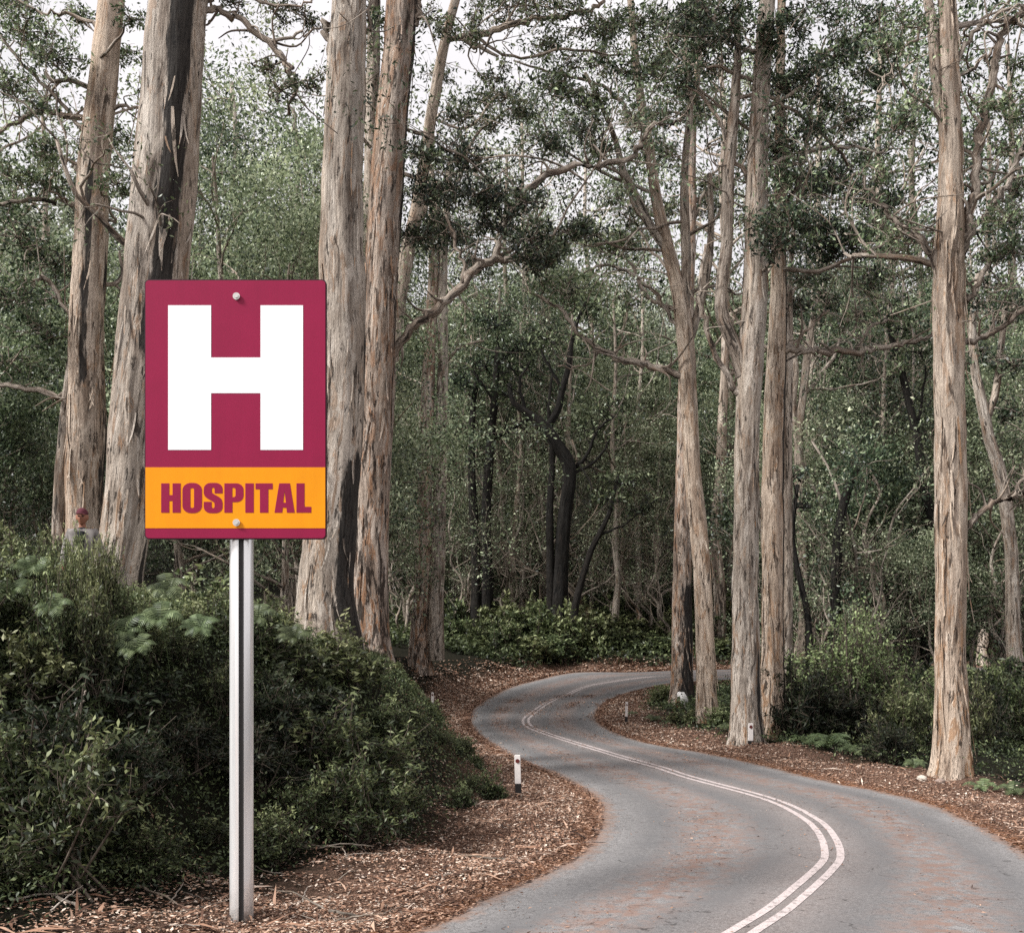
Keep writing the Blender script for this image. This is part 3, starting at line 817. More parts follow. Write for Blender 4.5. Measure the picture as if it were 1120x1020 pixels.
# ---- inside of the bend
big_tree('straight dark barked tree with white marker at its foot', 62,
    [[(745, 778, 27), (745, 750, 24), (746, 660, 21), (747, 560, 18), (749, 450, 15), (752, 340, 13), (756, 230, 11), (757, 150, 9), (764, 60, 7), (770, 0, 6)]],
    branches=[[(752, 330, 5), (735, 300, 4), (710, 270, 3), (690, 235, 2)], [(756, 250, 4), (775, 200, 3), (790, 180, 2)]],
    clumps=[(765, 120, 26), (735, 170, 24), (750, 60, 28), (780, 200, 20), (720, 230, 22), (690, 240, 22), (775, 30, 24)],
    bark=BARK_RED, leaf=LEAF_MID, seed=11, arms=4, extra=(5, 690, 800, 20, 260), crown_top=4, char=[(-55, 75, 0, 7.5, 0.72)], nleaf=900)
big_tree('pinkish leaning tree that forks wide, growing on the inside of the bend', 48,
    [[(774, 806, 27), (773, 770, 23), (772, 700, 20), (766, 590, 19), (759, 518, 18), (755, 447, 18), (748, 350, 19), (738, 300, 15), (726, 255, 14), (717, 215, 12), (708, 150, 11), (700, 100, 9), (694, 50, 8), (690, 0, 7)],
     [(748, 340, 12), (750, 290, 11), (749, 230, 10), (750, 170, 8), (755, 120, 7), (750, 60, 6), (756, 0, 5)],
     [(731, 275, 10), (710, 246, 10), (696, 215, 9), (682, 188, 8), (672, 150, 6), (655, 110, 5), (640, 80, 4)],
     [(752, 380, 10), (764, 340, 9), (775, 290, 8), (778, 240, 7), (776, 190, 5)]],
    branches=[[(744, 411, 8), (720, 402, 8), (699, 397, 8), (675, 392, 7), (656, 383, 6), (636, 368, 5), (617, 343, 5), (600, 330, 3), (575, 318, 3)], [(745, 360, 5), (720, 330, 4), (690, 300, 4), (660, 290, 3), (640, 300, 2)],
              [(742, 340, 5), (715, 330, 4), (700, 310, 4), (690, 285, 3)], [(656, 383, 3), (640, 400, 2), (610, 400, 2)], [(708, 150, 4), (685, 120, 4), (660, 95, 4), (610, 80, 3), (560, 68, 2)]],
    clumps=[(700, 20, 30), (735, 40, 30), (660, 60, 28), (690, 80, 26), (640, 110, 26), (740, 95, 26), (605, 95, 22), (670, 25, 26), (720, 130, 20), (650, 165, 18), (590, 310, 18), (625, 320, 20), (660, 270, 22), (690, 330, 18), (755, 30, 26), (712, 72, 24)],
    bark=BARK_TAN, leaf=LEAF_MID, seed=12, arms=8, extra=(7, 570, 790, 0, 330), crown_top=5, char=[(-5, 40, 2, 9, 0.42)], nleaf=900)
big_tree('grey eucalyptus with dark patches and two stems, beside the white roadside post', 39.5,
    [[(816, 826, 38), (816, 790, 32), (816, 700, 29), (817, 560, 27), (818, 440, 27), (822, 380, 27), (826, 330, 27), (828, 240, 25), (828, 180, 22), (833, 90, 20), (838, 0, 17)],
     [(814, 410, 17), (802, 378, 15), (790, 346, 15), (790, 316, 13), (795, 270, 13), (796, 214, 13), (800, 160, 12), (804, 107, 11), (807, 60, 8), (806, 0, 6)]],
    branches=[[(808, 430, 9), (796, 416, 7), (782, 385, 6), (770, 350, 6), (766, 310, 5), (772, 270, 4)], [(828, 200, 6), (806, 180, 5), (780, 120, 4), (748, 90, 3)], [(834, 120, 5), (870, 100, 4), (905, 60, 4), (950, 30, 3), (985, 5, 2)],
              [(832, 180, 5), (860, 174, 5), (890, 166, 5), (925, 160, 4), (966, 168, 3)], [(828, 90, 5), (790, 75, 4), (755, 72, 3)], [(804, 107, 5), (840, 105, 4), (880, 130, 4), (930, 180, 3)]],
    clumps=[(800, 25, 36, -.05), (765, 55, 32), (835, 50, 30, -.05), (775, 15, 28), (870, 30, 28), (850, 95, 26), (885, 85, 28), (915, 60, 28), (745, 90, 22), (945, 30, 28), (880, 140, 20), (925, 130, 26, -.05), (960, 80, 24), (840, 230, 30, -.05), (865, 246, 32, -.1), (825, 250, 26, -.05), (850, 268, 26, -.1), (900, 20, 26), (750, 20, 26), (905, 105, 22)],
    bark=BARK_PALE, leaf=LEAF_DARK, seed=13, arms=6, extra=(5, 740, 960, 0, 200), crown_top=5, char=[(-35, 30, -1, 4, .75), (-70, 16, 9, 12, .6)], nleaf=1250)
big_tree('pale trunk with shade painted along its right edge, rightmost of the close cluster by the bend', 41,
    [[(845, 822, 30), (845, 780, 25), (845, 690, 24), (845, 560, 24), (847, 440, 22), (850, 380, 20), (852, 300, 17), (854, 180, 12), (853, 100, 10), (856, 0, 9)]],
    branches=[[(852, 384, 12), (880, 382, 8), (905, 384, 8), (934, 386, 7), (965, 381, 6), (1000, 374, 5), (1030, 364, 4)], [(852, 250, 6), (872, 200, 5), (880, 160, 5), (886, 120, 4), (900, 80, 3)],
              [(860, 384, 4), (885, 360, 3), (905, 340, 3)], [(934, 386, 3), (955, 355, 3), (985, 350, 2)]],
    clumps=[(890, 205, 32, -.1), (920, 195, 30, -.05), (945, 220, 32, -.1), (880, 250, 28, -.1), (905, 265, 30, -.1), (930, 270, 28, -.1), (960, 255, 24), (905, 330, 20), (880, 300, 24, -.1), (950, 310, 22), (975, 215, 22)],
    bark=BARK_TAN, leaf=LEAF_DARK, seed=14, arms=6, extra=(4, 850, 1010, 20, 340), crown_top=5, char=[(-15, 36, -1, 30, 0.85)], nleaf=1250)  # char here darkens the right edge as painted shade
big_tree('dark narrow trunk half hidden behind the pale trunk cluster', 52,
    [[(861, 805, 15), (861, 700, 13), (860, 560, 12), (861, 430, 11), (862, 350, 9), (864, 300, 6), (868, 250, 4)]],
    branches=[[(862, 330, 4), (880, 300, 3), (900, 290, 2)]], clumps=[(875, 330, 24, -.1), (880, 270, 20)], bark=BARK_LIMB, leaf=LEAF_DARK, seed=15, top=None, crown_top=0, nleaf=900)
big_tree('tall tan eucalyptus with smooth trunk and forking limbs, rightmost by the road', 29,
    [[(1041, 868, 42), (1041, 840, 35), (1040, 700, 32), (1040, 560, 33), (1038, 440, 33), (1037, 340, 33), (1038, 270, 31), (1038, 180, 25), (1037, 100, 22), (1034, 0, 18)],
     [(1036, 150, 14), (1028, 110, 13), (1022, 70, 12), (1018, 30, 11), (1014, 0, 10)]],
    branches=[[(1044, 290, 16), (1056, 256, 13), (1064, 215, 11), (1068, 180, 10), (1073, 143, 10), (1082, 105, 9), (1088, 70, 9), (1095, 38, 8), (1110, 20, 7), (1126, 6, 6)],
              [(1050, 270, 9), (1066, 250, 7), (1084, 228, 7), (1098, 208, 7), (1112, 172, 6), (1126, 150, 6)], [(1026, 290, 9), (1008, 266, 8), (990, 250, 7), (974, 235, 6), (958, 216, 4), (940, 190, 3)],
              [(1050, 376, 8), (1072, 368, 7), (1096, 358, 6), (1126, 334, 5)], [(1054, 582, 8), (1064, 568, 7), (1080, 554, 7), (1096, 545, 7), (1110, 542, 6), (1128, 540, 5)],
              [(1046, 345, 8), (1058, 330, 7), (1068, 310, 6), (1080, 290, 6), (1088, 260, 4)], [(1046, 70, 5), (1062, 40, 5), (1080, 24, 4), (1110, 6, 3)], [(1046, 85, 4), (1070, 70, 4), (1090, 52, 3)], [(1028, 20, 5), (1010, 30, 4), (985, 60, 3), (960, 100, 2)]],
    clumps=[(985, 130, 26, -.1), (1000, 160, 24, -.1), (990, 30, 28), (1005, 70, 18), (965, 50, 24), (1095, 110, 22), (1112, 70, 14), (1098, 245, 28, -.1), (1112, 210, 24), (1085, 285, 24, -.1), (1108, 280, 26, -.1), (1000, 230, 24, -.1), (980, 260, 24, -.1), (960, 190, 20), (1090, 320, 20), (1100, 20, 13), (1112, 130, 18), (1068, 110, 12), (1000, 200, 22, -.1)],
    bark=BARK_TAN, leaf=LEAF_MID, seed=16, arms=7, extra=(8, 950, 1120, 20, 330), char=[(0, 42, -1, 16, 0.5), (-20, 20, 8, 12, 0.75)], nleaf=800, crown_top=5, flare=.45)
big_tree('pale crooked tree leaning left at the right edge of the forest', 58,
    [[(1112, 740, 17), (1108, 690, 15), (1106, 600, 14), (1094, 520, 13), (1082, 480, 12), (1074, 440, 11), (1066, 400, 9), (1064, 350, 8), (1070, 300, 6)],
     [(1078, 460, 9), (1088, 430, 8), (1094, 380, 7), (1100, 330, 5)]],
    branches=[[(1074, 440, 5), (1064, 400, 4), (1066, 360, 3)], [(1100, 560, 5), (1114, 530, 4), (1128, 520, 3)]],
    clumps=[(1100, 350, 28, -.1), (1110, 400, 26, -.1), (1075, 330, 24), (1110, 450, 22), (1095, 310, 20), (1075, 390, 18)], bark=BARK_PALE, leaf=LEAF_DARK, seed=17, crown_top=0, top=None, nleaf=1000)
big_tree('grey tree with upswept forks behind the cluster at the bend', 68,
    [[(878, 760, 15), (880, 640, 12), (876, 560, 11), (874, 480, 10), (880, 420, 9), (886, 370, 7), (896, 320, 5)], [(877, 520, 8), (868, 450, 7), (870, 400, 6), (862, 360, 4)]],
    branches=[[(882, 430, 4), (905, 400, 4), (930, 350, 3), (945, 340, 2)], [(884, 425, 4), (915, 425, 3), (960, 415, 2), (985, 405, 2)]],
    clumps=[(915, 345, 24), (945, 345, 22), (890, 310, 24), (985, 400, 20), (960, 330, 22)], bark=BARK_FAR, leaf=LEAF_MID, seed=18, crown_top=0, top=None, nleaf=800)
big_tree('pair of thin straight dark poles of trees right of the round bush', 75,
    [[(968, 730, 9), (964, 640, 8), (958, 540, 7), (955, 440, 7), (952, 380, 6), (948, 300, 5)], [(958, 730, 6), (952, 600, 5), (946, 500, 5), (944, 400, 4), (942, 330, 3)]],
    branches=[[(955, 450, 3), (975, 430, 2), (990, 420, 2)]], clumps=[(950, 330, 26), (970, 300, 22), (930, 310, 22), (985, 420, 18)], bark=BARK_LIMB, leaf=LEAF_MID, seed=19, crown_top=0, top=None, nleaf=800)
big_tree('reddish straight tree standing further back left of the rightmost trunk', 80,
    [[(978, 720, 11), (977, 600, 10), (976, 500, 10), (975, 400, 9), (974, 320, 8), (980, 240, 6)]],
    branches=[[(976, 480, 3), (995, 470, 2), (1005, 450, 2)]], clumps=[(975, 280, 26), (1000, 300, 24), (1005, 340, 22), (960, 330, 20)], bark=BARK_RED, leaf=LEAF_MID, seed=20, crown_top=0, top=None, nleaf=800)
big_tree('dark slanting tree leaning left behind the rightmost tan trunk', 66,
    [[(1030, 730, 13), (1026, 640, 12), (1020, 570, 10), (1010, 530, 9), (1003, 480, 9), (994, 440, 8), (984, 400, 7), (972, 360, 5)]],
    branches=[[(1003, 480, 4), (1008, 440, 3), (1012, 400, 2)]], clumps=[(972, 345, 24), (1005, 385, 20), (990, 360, 20)], bark=BARK_DARK, leaf=LEAF_MID, seed=21, crown_top=0, top=None, nleaf=800)
big_tree('snapped dark leaning stump of a tree above the round bush', 62,
    [[(914, 760, 12), (914, 660, 11), (916, 600, 11), (921, 560, 10), (929, 530, 9), (937, 512, 6)]], bark=BARK_DARK, seed=22, crown_top=0, top=None)
big_tree('thin black sapling between the cluster and the round bush', 60,
    [[(886, 745, 8), (884, 680, 7), (872, 620, 6), (866, 580, 5), (872, 530, 4)]], clumps=[(868, 520, 18, -.1), (880, 550, 16, -.1)], bark=BARK_DARK, leaf=LEAF_DARK, seed=23, crown_top=0, top=None, nleaf=800)
big_tree('dark straight trunk in deep shade left of the rightmost tan trunk', 70,
    [[(1012, 745, 11), (1012, 700, 10), (1011, 620, 10), (1012, 540, 8), (1010, 470, 6)]], clumps=[(1005, 460, 22, -.1), (1020, 490, 18, -.1)], bark=BARK_DARK, leaf=LEAF_DARK, seed=24, crown_top=0, top=None, nleaf=800)

# ------------------------------------------------------------------ repeated trees: a few moulds of each kind, copied
def mould_tree(h, bole, r, n_limb, lev, leaf_size, per_tip, seed, spread=0.34, sig=0.5, bend=0.15, tuft=0.0):
    rnd = np.random.default_rng(seed)
    T = Tree((0, 0, 0)); tips = []
    n = 10
    pts = np.zeros((n + 1, 3)); pts[:, 2] = np.linspace(-0.4, h * 0.9, n + 1)
    pts[1:, :2] = np.cumsum(rnd.normal(size=(n, 2)) * bend * h / n, 0)
    path = catmull(pts, 3); rad = np.interp(np.linspace(0, 1, len(path)), [0, 0.06, 1], [r * 1.35, r, r * 0.3])
    tube(T.trunk, path, rad, 10, 0.03, 0, (), seed, 0)
    for k in range(n_limb):
        t = bole + (1 - bole) * (k + rnd.uniform(0, 1)) / n_limb
        i = min(len(path) - 1, int(t * (len(path) - 1)))
        a = rnd.uniform(0, 2 * pi)
        el = rnd.uniform(0.2, 0.9)
        d = np.array([cos(a) * cos(el), sin(a) * cos(el), sin(el)])
        grow(T, T.trunk, path[i], d, h * spread * rnd.uniform(0.5, 1.0) * (1.15 - 0.6 * t), rad[i] * 0.5, lev, rnd, 0.08, 0.2, tips)
    tips = np.array(tips)
    m = len(tips) * per_tip
    k = np.repeat(np.arange(len(tips)), per_tip)
    C = tips[k] + rnd.normal(size=(m, 3)) * sig * np.array([1, 1, 0.62])
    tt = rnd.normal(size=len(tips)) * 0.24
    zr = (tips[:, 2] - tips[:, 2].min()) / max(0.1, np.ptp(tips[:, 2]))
    tint = 0.36 + tt[k] + 0.14 * zr[k] + rnd.normal(size=m) * 0.16 + 0.12 * (C[:, 2] - tips[k, 2]) / sig  # tint climbs with height, painting top light into the crown
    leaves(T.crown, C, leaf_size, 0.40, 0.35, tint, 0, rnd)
    return T.trunk.mesh('trunk', True, ('bark',)), T.crown.mesh('crown', False, ('tint',)), h

def mould(name, meshes, bark, leaf, loc, s, rz, label, group, cat='tree', tilt=0.0):
    """a tree from a mould: an Empty with its own trunk and crown objects sharing the mould's mesh data"""
    root = empty(name, loc, rz)
    root.rotation_euler = (tilt, 0, rz)
    root.scale = s if hasattr(s, '__len__') else (s, s, s)
    tag(root, label, cat, group)
    for nm, me, mat in (('trunk', meshes[0], bark), ('crown', meshes[1], leaf)):
        o = link(nm, me, None, root)
        if not me.materials: me.materials.append(mat)
        o.material_slots[0].link = 'OBJECT'; o.material_slots[0].material = mat
    return root

FARM = [mould_tree(30, 0.42, 0.42, 11, 2, 0.50, 40, 50 + k, 0.30, 0.80, 0.10) for k in range(4)]
TALL = [mould_tree(30, 0.46, 0.30, 11, 2, 0.25, 16, 60 + k, 0.27, 0.55, 0.05) for k in range(4)]
BUSHM = [mould_tree(24, 0.16, 0.24, 17, 2, 0.21, 44, 80 + k, 0.30, 0.62, 0.08) for k in range(4)]
MIDM = [mould_tree(14, 0.26, 0.17, 12, 2, 0.21, 40, 70 + k, 0.36, 0.55, 0.22) for k in range(5)]

BAREM = [mould_tree(9, 0.15, 0.10, 8, 3, 0.13, 2, 110 + k, 0.42, 0.25, 0.3) for k in range(4)]
pl = np.random.default_rng(5)
def place(kind, px, Y, h, leaf, bark, label, group, name='forest_tree', sx=1.0, cat='tree', top_py=None):
    x = (px - 560) / F * Y
    z = gz(x, Y)
    if top_py is not None: h = max(2.0, HC + (HY - top_py) / F * Y - z)
    if kind is MIDM and h > 17: kind = BUSHM
    M = kind[int(pl.integers(0, len(kind)))]
    s = h / M[2]
    return mould(name, M, bark, leaf, (x, Y, z), (s * sx, s * sx, s), pl.uniform(0, 6.28), label, group, cat)

# far hillside forest
for k in range(110):
    Y = 120 + 130 * ((k * 0.618) % 1)
    px = -60 + 1240 * (k + pl.uniform(0, 1)) / 110
    top = pl.normal(365 if px > 420 else 290, 45) + 0.12 * (Y - 180)
    place(FARM, px, Y, 0, LEAF_FAR if Y > 150 else LEAF_LIT_HAZE, BARK_FAR, 'eucalyptus on the far hillside, haze painted into pale sage leaves', 'trees on the far hillside', 'hillside_tree', pl.uniform(0.8, 1.2), top_py=top)
# tall slender trees whose loose crowns fill the top of the picture
for k, (px, Y, top) in enumerate([(20, 62, -60), (262, 76, 30), (318, 94, 60), (455, 112, 40), (575, 140, 80), (540, 150, 110),
                                  (650, 150, 120), (786, 112, 0), (800, 130, 60), (880, 96, -30), (935, 104, -40), (1000, 112, 10), (1075, 104, 30), (1110, 94, -30), (60, 98, 60)]):
    x = (px - 560) / F * Y
    z_, dl_, dr_ = terrain([x], [Y])
    if max(dl_[0], dr_[0]) < 2.5: Y += 14
    place(TALL, px, Y, 0, [LEAF_MID, LEAF_DARK, LEAF_LIT_HAZE][k % 3], [BARK_PALE, BARK_LIMB, BARK_FAR][k % 3], 'slender tall eucalyptus with loose airy crown between the giants', 'slender eucalyptus between the giants', 'slender_eucalyptus', pl.uniform(0.85, 1.15), top_py=top)
# middle distance trees behind the bend and behind the bank
for k in range(26):
    Y = pl.uniform(112, 125) if k % 2 else pl.uniform(115, 145)
    px = pl.uniform(430, 1150)
    x = (px - 560) / F * Y
    if 84 < Y < 108 and x > 4: Y = pl.uniform(109, 135)
    if Y < 105 and px > 480: Y = 110
    place(MIDM, px, Y, 0, [LEAF_LIT_HAZE, LEAF_MID, LEAF_DARK][k % 3], BARK_LIMB, 'bushy understorey tree in the shade beyond the bend', 'understorey trees beyond the bend', 'understorey_tree', pl.uniform(0.8, 1.15), top_py=[415, 480, 550][k % 3] + pl.uniform(-30, 40))  # leaf colour paints haze on the tall ones, shade on the low ones
for k in range(26):
    Y = pl.uniform(42, 80)
    px = pl.uniform(-40, 380)
    lf = LEAF_LIT_HAZE if (px > 200 and k % 3) else [LEAF_MID, LEAF_DARK, LEAF_MID][k % 3]  # pale leaves paint in the sunlit foliage on this side
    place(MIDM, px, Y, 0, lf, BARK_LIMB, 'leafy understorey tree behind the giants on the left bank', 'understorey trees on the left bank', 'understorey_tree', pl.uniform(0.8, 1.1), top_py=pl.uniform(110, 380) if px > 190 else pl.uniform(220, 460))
for k in range(26):
    Y = pl.uniform(60, 84)
    px = pl.uniform(860, 1160)
    place(MIDM, px, Y, 0, [LEAF_DARK, LEAF_MID, LEAF_LIT_HAZE][k % 3], BARK_LIMB, 'shaded understorey tree in the forest right of the road', 'understorey trees right of the road', 'understorey_tree', pl.uniform(0.8, 1.1), top_py=pl.uniform(330, 600))

# thin pale trunks receding behind the bend and on the right
pt = np.random.default_rng(91)
for k in range(24):
    px = pt.uniform(432, 735) if k < 14 else pt.uniform(865, 1015)
    Y = pt.uniform(109, 126) if k < 14 else pt.uniform(70, 90)
    x = (px - 560) / F * Y
    t_ = terrain([x], [Y])
    if max(t_[1][0], t_[2][0]) < 2.5: continue
    place(TALL, px, Y, 0, LEAF_DARK if k % 2 else LEAF_MID, [BARK_PALE, BARK_FAR, BARK_LIMB][k % 3], 'thin pale pole like eucalyptus receding behind the road', 'thin pale trunks behind the road', 'thin_eucalyptus', pt.uniform(0.7, 1.0), top_py=pt.uniform(230, 380))

# bare twiggy saplings tangled through the shade
pb = np.random.default_rng(61)
for k in range(44):
    if k < 24: px, Y = pb.uniform(430, 740), pb.uniform(108, 114)
    elif k < 38: px, Y = pb.uniform(860, 1130), pb.uniform(58, 84)
    else: px, Y = pb.uniform(-10, 70), pb.uniform(40, 60)
    x = (px - 560) / F * Y
    if max(terrain([x], [Y])[1][0], terrain([x], [Y])[2][0]) < 2.5: continue
    place(BAREM, px, Y, 0, LEAF_LIT_HAZE, BARK_FAR if k % 3 else BARK_LIMB, 'pale bare twiggy sapling tangled in the shaded forest', 'bare saplings in the shade', 'bare_sapling', pb.uniform(0.8, 1.3), top_py=pb.uniform(400, 590))

# ------------------------------------------------------------------ shrubs
def mould_shrub(seed, size, n, nst=26, narrow=0.32, sharp=1.0):
    """about 1 m tall and wide: stems from the root, fans of shoots, small leaves on the outside"""
    rnd = np.random.default_rng(seed)
    st = MB(); lf = MB()
    az = rnd.uniform(0, 2 * pi, nst); el = rnd.uniform(0.15, 1.45, nst)
    lobes = 0.74 + 0.26 * np.sin(az * 2 + seed) * np.cos(el * 3 + seed * 2) + rnd.normal(size=nst) * 0.10
    d = np.stack([np.cos(az) * np.cos(el) * 0.62, np.sin(az) * np.cos(el) * 0.62, 0.12 + np.sin(el) * 0.88], 1) * lobes[:, None]
    twigs(st, np.zeros((nst, 3)) + rnd.normal(size=(nst, 3)) * np.array([0.08, 0.08, 0.0]) - np.array([0, 0, 0.04]), d, 0.012, 0.005, 0.10, rnd)
    m = nst * 12
    k = rnd.integers(0, nst, m)
    a = d[k] * rnd.uniform(0.45, 1.0, (m, 1))
    e = rnd.normal(size=(m, 3)) + d[k] * 1.2; e[:, 2] += 0.25; e /= np.linalg.norm(e, axis=1)[:, None]
    b = a + e * rnd.uniform(0.08, 0.26, (m, 1))
    b[:, 2] = np.maximum(b[:, 2], 0.03)
    twigs(st, a, b, 0.004, 0.002, 0.1, rnd)
    q = rnd.integers(0, m, n)
    f = rnd.uniform(0.1, 1.1, (n, 1))
    C = a[q] + (b[q] - a[q]) * f + rnd.normal(size=(n, 3)) * 0.022
    tu = rnd.normal(size=m) * 0.13
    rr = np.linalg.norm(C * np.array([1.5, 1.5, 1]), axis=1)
    tint = -0.05 + 0.30 * np.clip(rr, 0, 1.1) + 0.28 * np.clip(C[:, 2], 0, 1.1) + tu[q] + rnd.normal(size=n) * 0.17 + 0.10 * f[:, 0]  # outer and top leaves lighter, inner ones darker: painted light and shade
    leaves(lf, C, size, narrow, 0.0, tint, 0, rnd)
    return st.mesh('stem', False, ('bark',)), lf.mesh('foliage', False, ('tint',))

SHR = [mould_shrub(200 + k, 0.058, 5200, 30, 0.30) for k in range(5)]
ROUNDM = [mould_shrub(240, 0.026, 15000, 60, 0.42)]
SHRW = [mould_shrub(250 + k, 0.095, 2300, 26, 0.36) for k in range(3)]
SHRF = [mould_shrub(220 + k, 0.085, 2600, 22, 0.4) for k in range(4)]

def shrub(px, top_py, Y, wpx, leaf, label, group, kinds=SHR, name='shrub', minh=0.5, maxh=4.0, cat='shrub', rnd=pl):
    x = (px - 560) / F * Y
    z = gz(x, Y)
    h = HC + (HY - top_py) / F * Y - z
    h = float(np.clip(h, minh, maxh)) * 1.05
    w = wpx * Y / F / 1.15; h *= 0.82
    M = kinds[int(rnd.integers(0, len(kinds)))]
    root = empty(name, (x, Y, z), rnd.uniform(0, 6.28))
    root.scale = (w, w, h)
    tag(root, label, cat, group)
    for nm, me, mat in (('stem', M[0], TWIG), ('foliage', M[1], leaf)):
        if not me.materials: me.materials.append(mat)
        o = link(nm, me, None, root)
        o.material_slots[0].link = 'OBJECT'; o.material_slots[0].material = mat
    return root

LB = 'dense shrubs covering the left bank'
def bank_top(px):
    return np.interp(px, [-40, 0, 40, 75, 115, 150, 200, 240, 300, 340, 380, 420, 460, 500, 545], [560, 566, 585, 600, 650, 655, 640, 620, 640, 680, 690, 735, 760, 815, 862])
sr = np.random.default_rng(33)
cand = []
for k in range(6000):
    Y = sr.uniform(13.5, 44) if k % 3 else sr.uniform(13.5, 26)
    px = sr.uniform(-70, 545)
    cand.append(((px - 560) / F * Y, Y))
cand = np.array(cand)
cz, cdl, _ = terrain(cand[:, 0], cand[:, 1])
cw = np.interp(cand[:, 1], [5, 14, 18, 24, 28, 40, 60], [5.4, 4.2, 3.3, 2.3, 1.5, 1.6, 2.8])
taken = []
for (x, Y), z, dl, w_ in zip(cand, cz, cdl, cw):
    if dl < w_ + 0.5: continue
    px = 560 + x / Y * F
    gap_ = 0.92 if Y < 24 else 1.25
    if any((x - a) ** 2 + (Y - b) ** 2 < gap_ ** 2 for a, b in taken): continue
    if abs(px - 260) < 40 and Y < 15.5: continue
    lim = HC + (HY - (bank_top(px) - sr.uniform(-34, 26))) / F * Y - z
    if 64 < px < 124 and Y < 21: lim = min(lim, (HC + (HY - 584) / F * Y - z) * 0.95)
    lumpy = 0.5 + 0.5 * math.sin(1.25 * x + 1.7 * math.sin(0.8 * Y)) * math.sin(1.05 * Y + 1.3 * math.sin(0.9 * x + 2))
    h = min(0.45 + (1.75 + 1.3 * max(0, min(1, (180 - px) / 150))) * lumpy * sr.uniform(0.75, 1.15), lim)
    if lim < 2.6 and sr.uniform() < 0.30: h = lim * sr.uniform(0.8, 1.0)
    if h < 0.35: continue
    taken.append((x, Y))
    py = HY + (HC - z - h * 0.5) * F / Y
    hollow = math.exp(-((px - 185) / 95) ** 2 - ((py - 810) / 75) ** 2) + 0.8 * math.exp(-((px - 320) / 42) ** 2 - ((py - 770) / 55) ** 2) + 0.7 * math.exp(-((px - 60) / 60) ** 2 - ((py - 790) / 60) ** 2)  # where the bank's dark hollows are painted with near-black leaves
    litp = 1.2 * math.exp(-((px - 400) / 85) ** 2 - ((py - 740) / 80) ** 2) + math.exp(-((px - 110) / 130) ** 2 - ((py - 660) / 60) ** 2) + 0.7 * math.exp(-((px - 370) / 50) ** 2 - ((py - 850) / 45) ** 2)  # where sunlit patches are painted with lighter leaves
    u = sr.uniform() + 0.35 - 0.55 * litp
    if hollow > 0.35: lf, lab = LEAF_SHADE, 'very dark shrub behind the sign post, shade painted into its leaves'
    elif u < 0.45: lf, lab = LEAF_SHRUB2, 'fine leaved shrub on the left bank, sunlit tone painted into its leaves'
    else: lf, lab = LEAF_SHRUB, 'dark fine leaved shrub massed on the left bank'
    if sr.uniform() < 0.14: h *= 1.3
    shrub(px, HY + (HC - z - h) * F / Y, Y, max(h, 0.7) * sr.uniform(1.0, 1.45) * F / Y, lf, lab, LB, kinds=SHRW if sr.uniform() < 0.3 else SHR, rnd=sr, maxh=3.2, minh=0.35)
for (px, top, Y, w_) in [(68, 564, 18.9, 60), (92, 567, 19.0, 58), (117, 564, 19.1, 60), (80, 566, 18.5, 56), (104, 566, 18.6, 56), (36, 552, 19.4, 80), (135, 618, 19, 70), (60, 600, 17.8, 80), (105, 610, 17.9, 80), (160, 640, 19.5, 70)]:
    shrub(px, top, Y, w_, LEAF_SHRUB2 if px % 3 else LEAF_SHRUB, 'leafy shrub hiding the lower body of the person on the bank', 'shrubs in front of the person', rnd=sr, maxh=4.5)

# right hand side and far understorey
shrub(934, 645, 45, 165, LEAF_BUSH, 'large round dark bush standing alone between the cluster and rightmost trunk', None, ROUNDM, maxh=9)
shrub(892, 690, 49, 80, LEAF_SHADE, 'smaller dark bush against the left side of the large round bush', None, SHR, maxh=9)
RG = 'low shrubs in the forest right of the road'
for k in range(46):
    Y = sr.uniform(33, 62)
    px = sr.uniform(865, 1150)
    x = (px - 560) / F * Y
    dr = terrain([x], [Y])[2][0]
    if dr < 3.0: Y += 6; x = (px - 560) / F * Y
    if terrain([x], [Y])[2][0] < 2.5: continue
    base_py = HY + (HC - gz(x, Y)) * F / Y
    shrub(px, base_py - sr.uniform(45, 120), Y, sr.uniform(70, 120), [LEAF_SHADE, LEAF_SHRUB, LEAF_SHADE, LEAF_SHRUB2][k % 4], 'low dark shrub under the trees right of the road', RG, SHRF if Y > 48 else SHR, rnd=sr)
FG = 'dark shrubs along the far side of the bend'
for k in range(60):
    px = 470 + (1160 - 470) * (k + sr.uniform(0, 1)) / 60
    x0 = (px - 560) / F * 108
    Y = 104 + sr.uniform(1, 4) + (max(0, x0 - 10) * 0.06) + (k % 3) * 5
    if px < 640: Y = 98 + (k % 3) * 4 + sr.uniform(0, 3)
    x = (px - 560) / F * Y
    z, dl, dr = terrain([x], [Y])
    if dl[0] < 3.2: Y += 4.5
    shrub(px, 700 - 26 * (k % 3) - sr.uniform(0, 30), Y, sr.uniform(45, 80), LEAF_SHRUB if sr.uniform() < 0.6 else LEAF_SHRUB2, 'dark leafy shrub along the far side of the bend', FG, SHRF, rnd=sr, maxh=6)
for k in range(10):
    px = sr.uniform(705, 870); Y = sr.uniform(46, 66)
    x = (px - 560) / F * Y
    z, dl, dr = terrain([x], [Y])
    if dr[0] < 2.2: continue
    base_py = HY + (HC - z[0]) * F / Y
    shrub(px, base_py - sr.uniform(14, 34), Y, sr.uniform(26, 50), LEAF_SHRUB2, 'small green shrub among trunks on the inside of the bend', 'small shrubs inside the bend', SHRF, rnd=sr, minh=0.3)

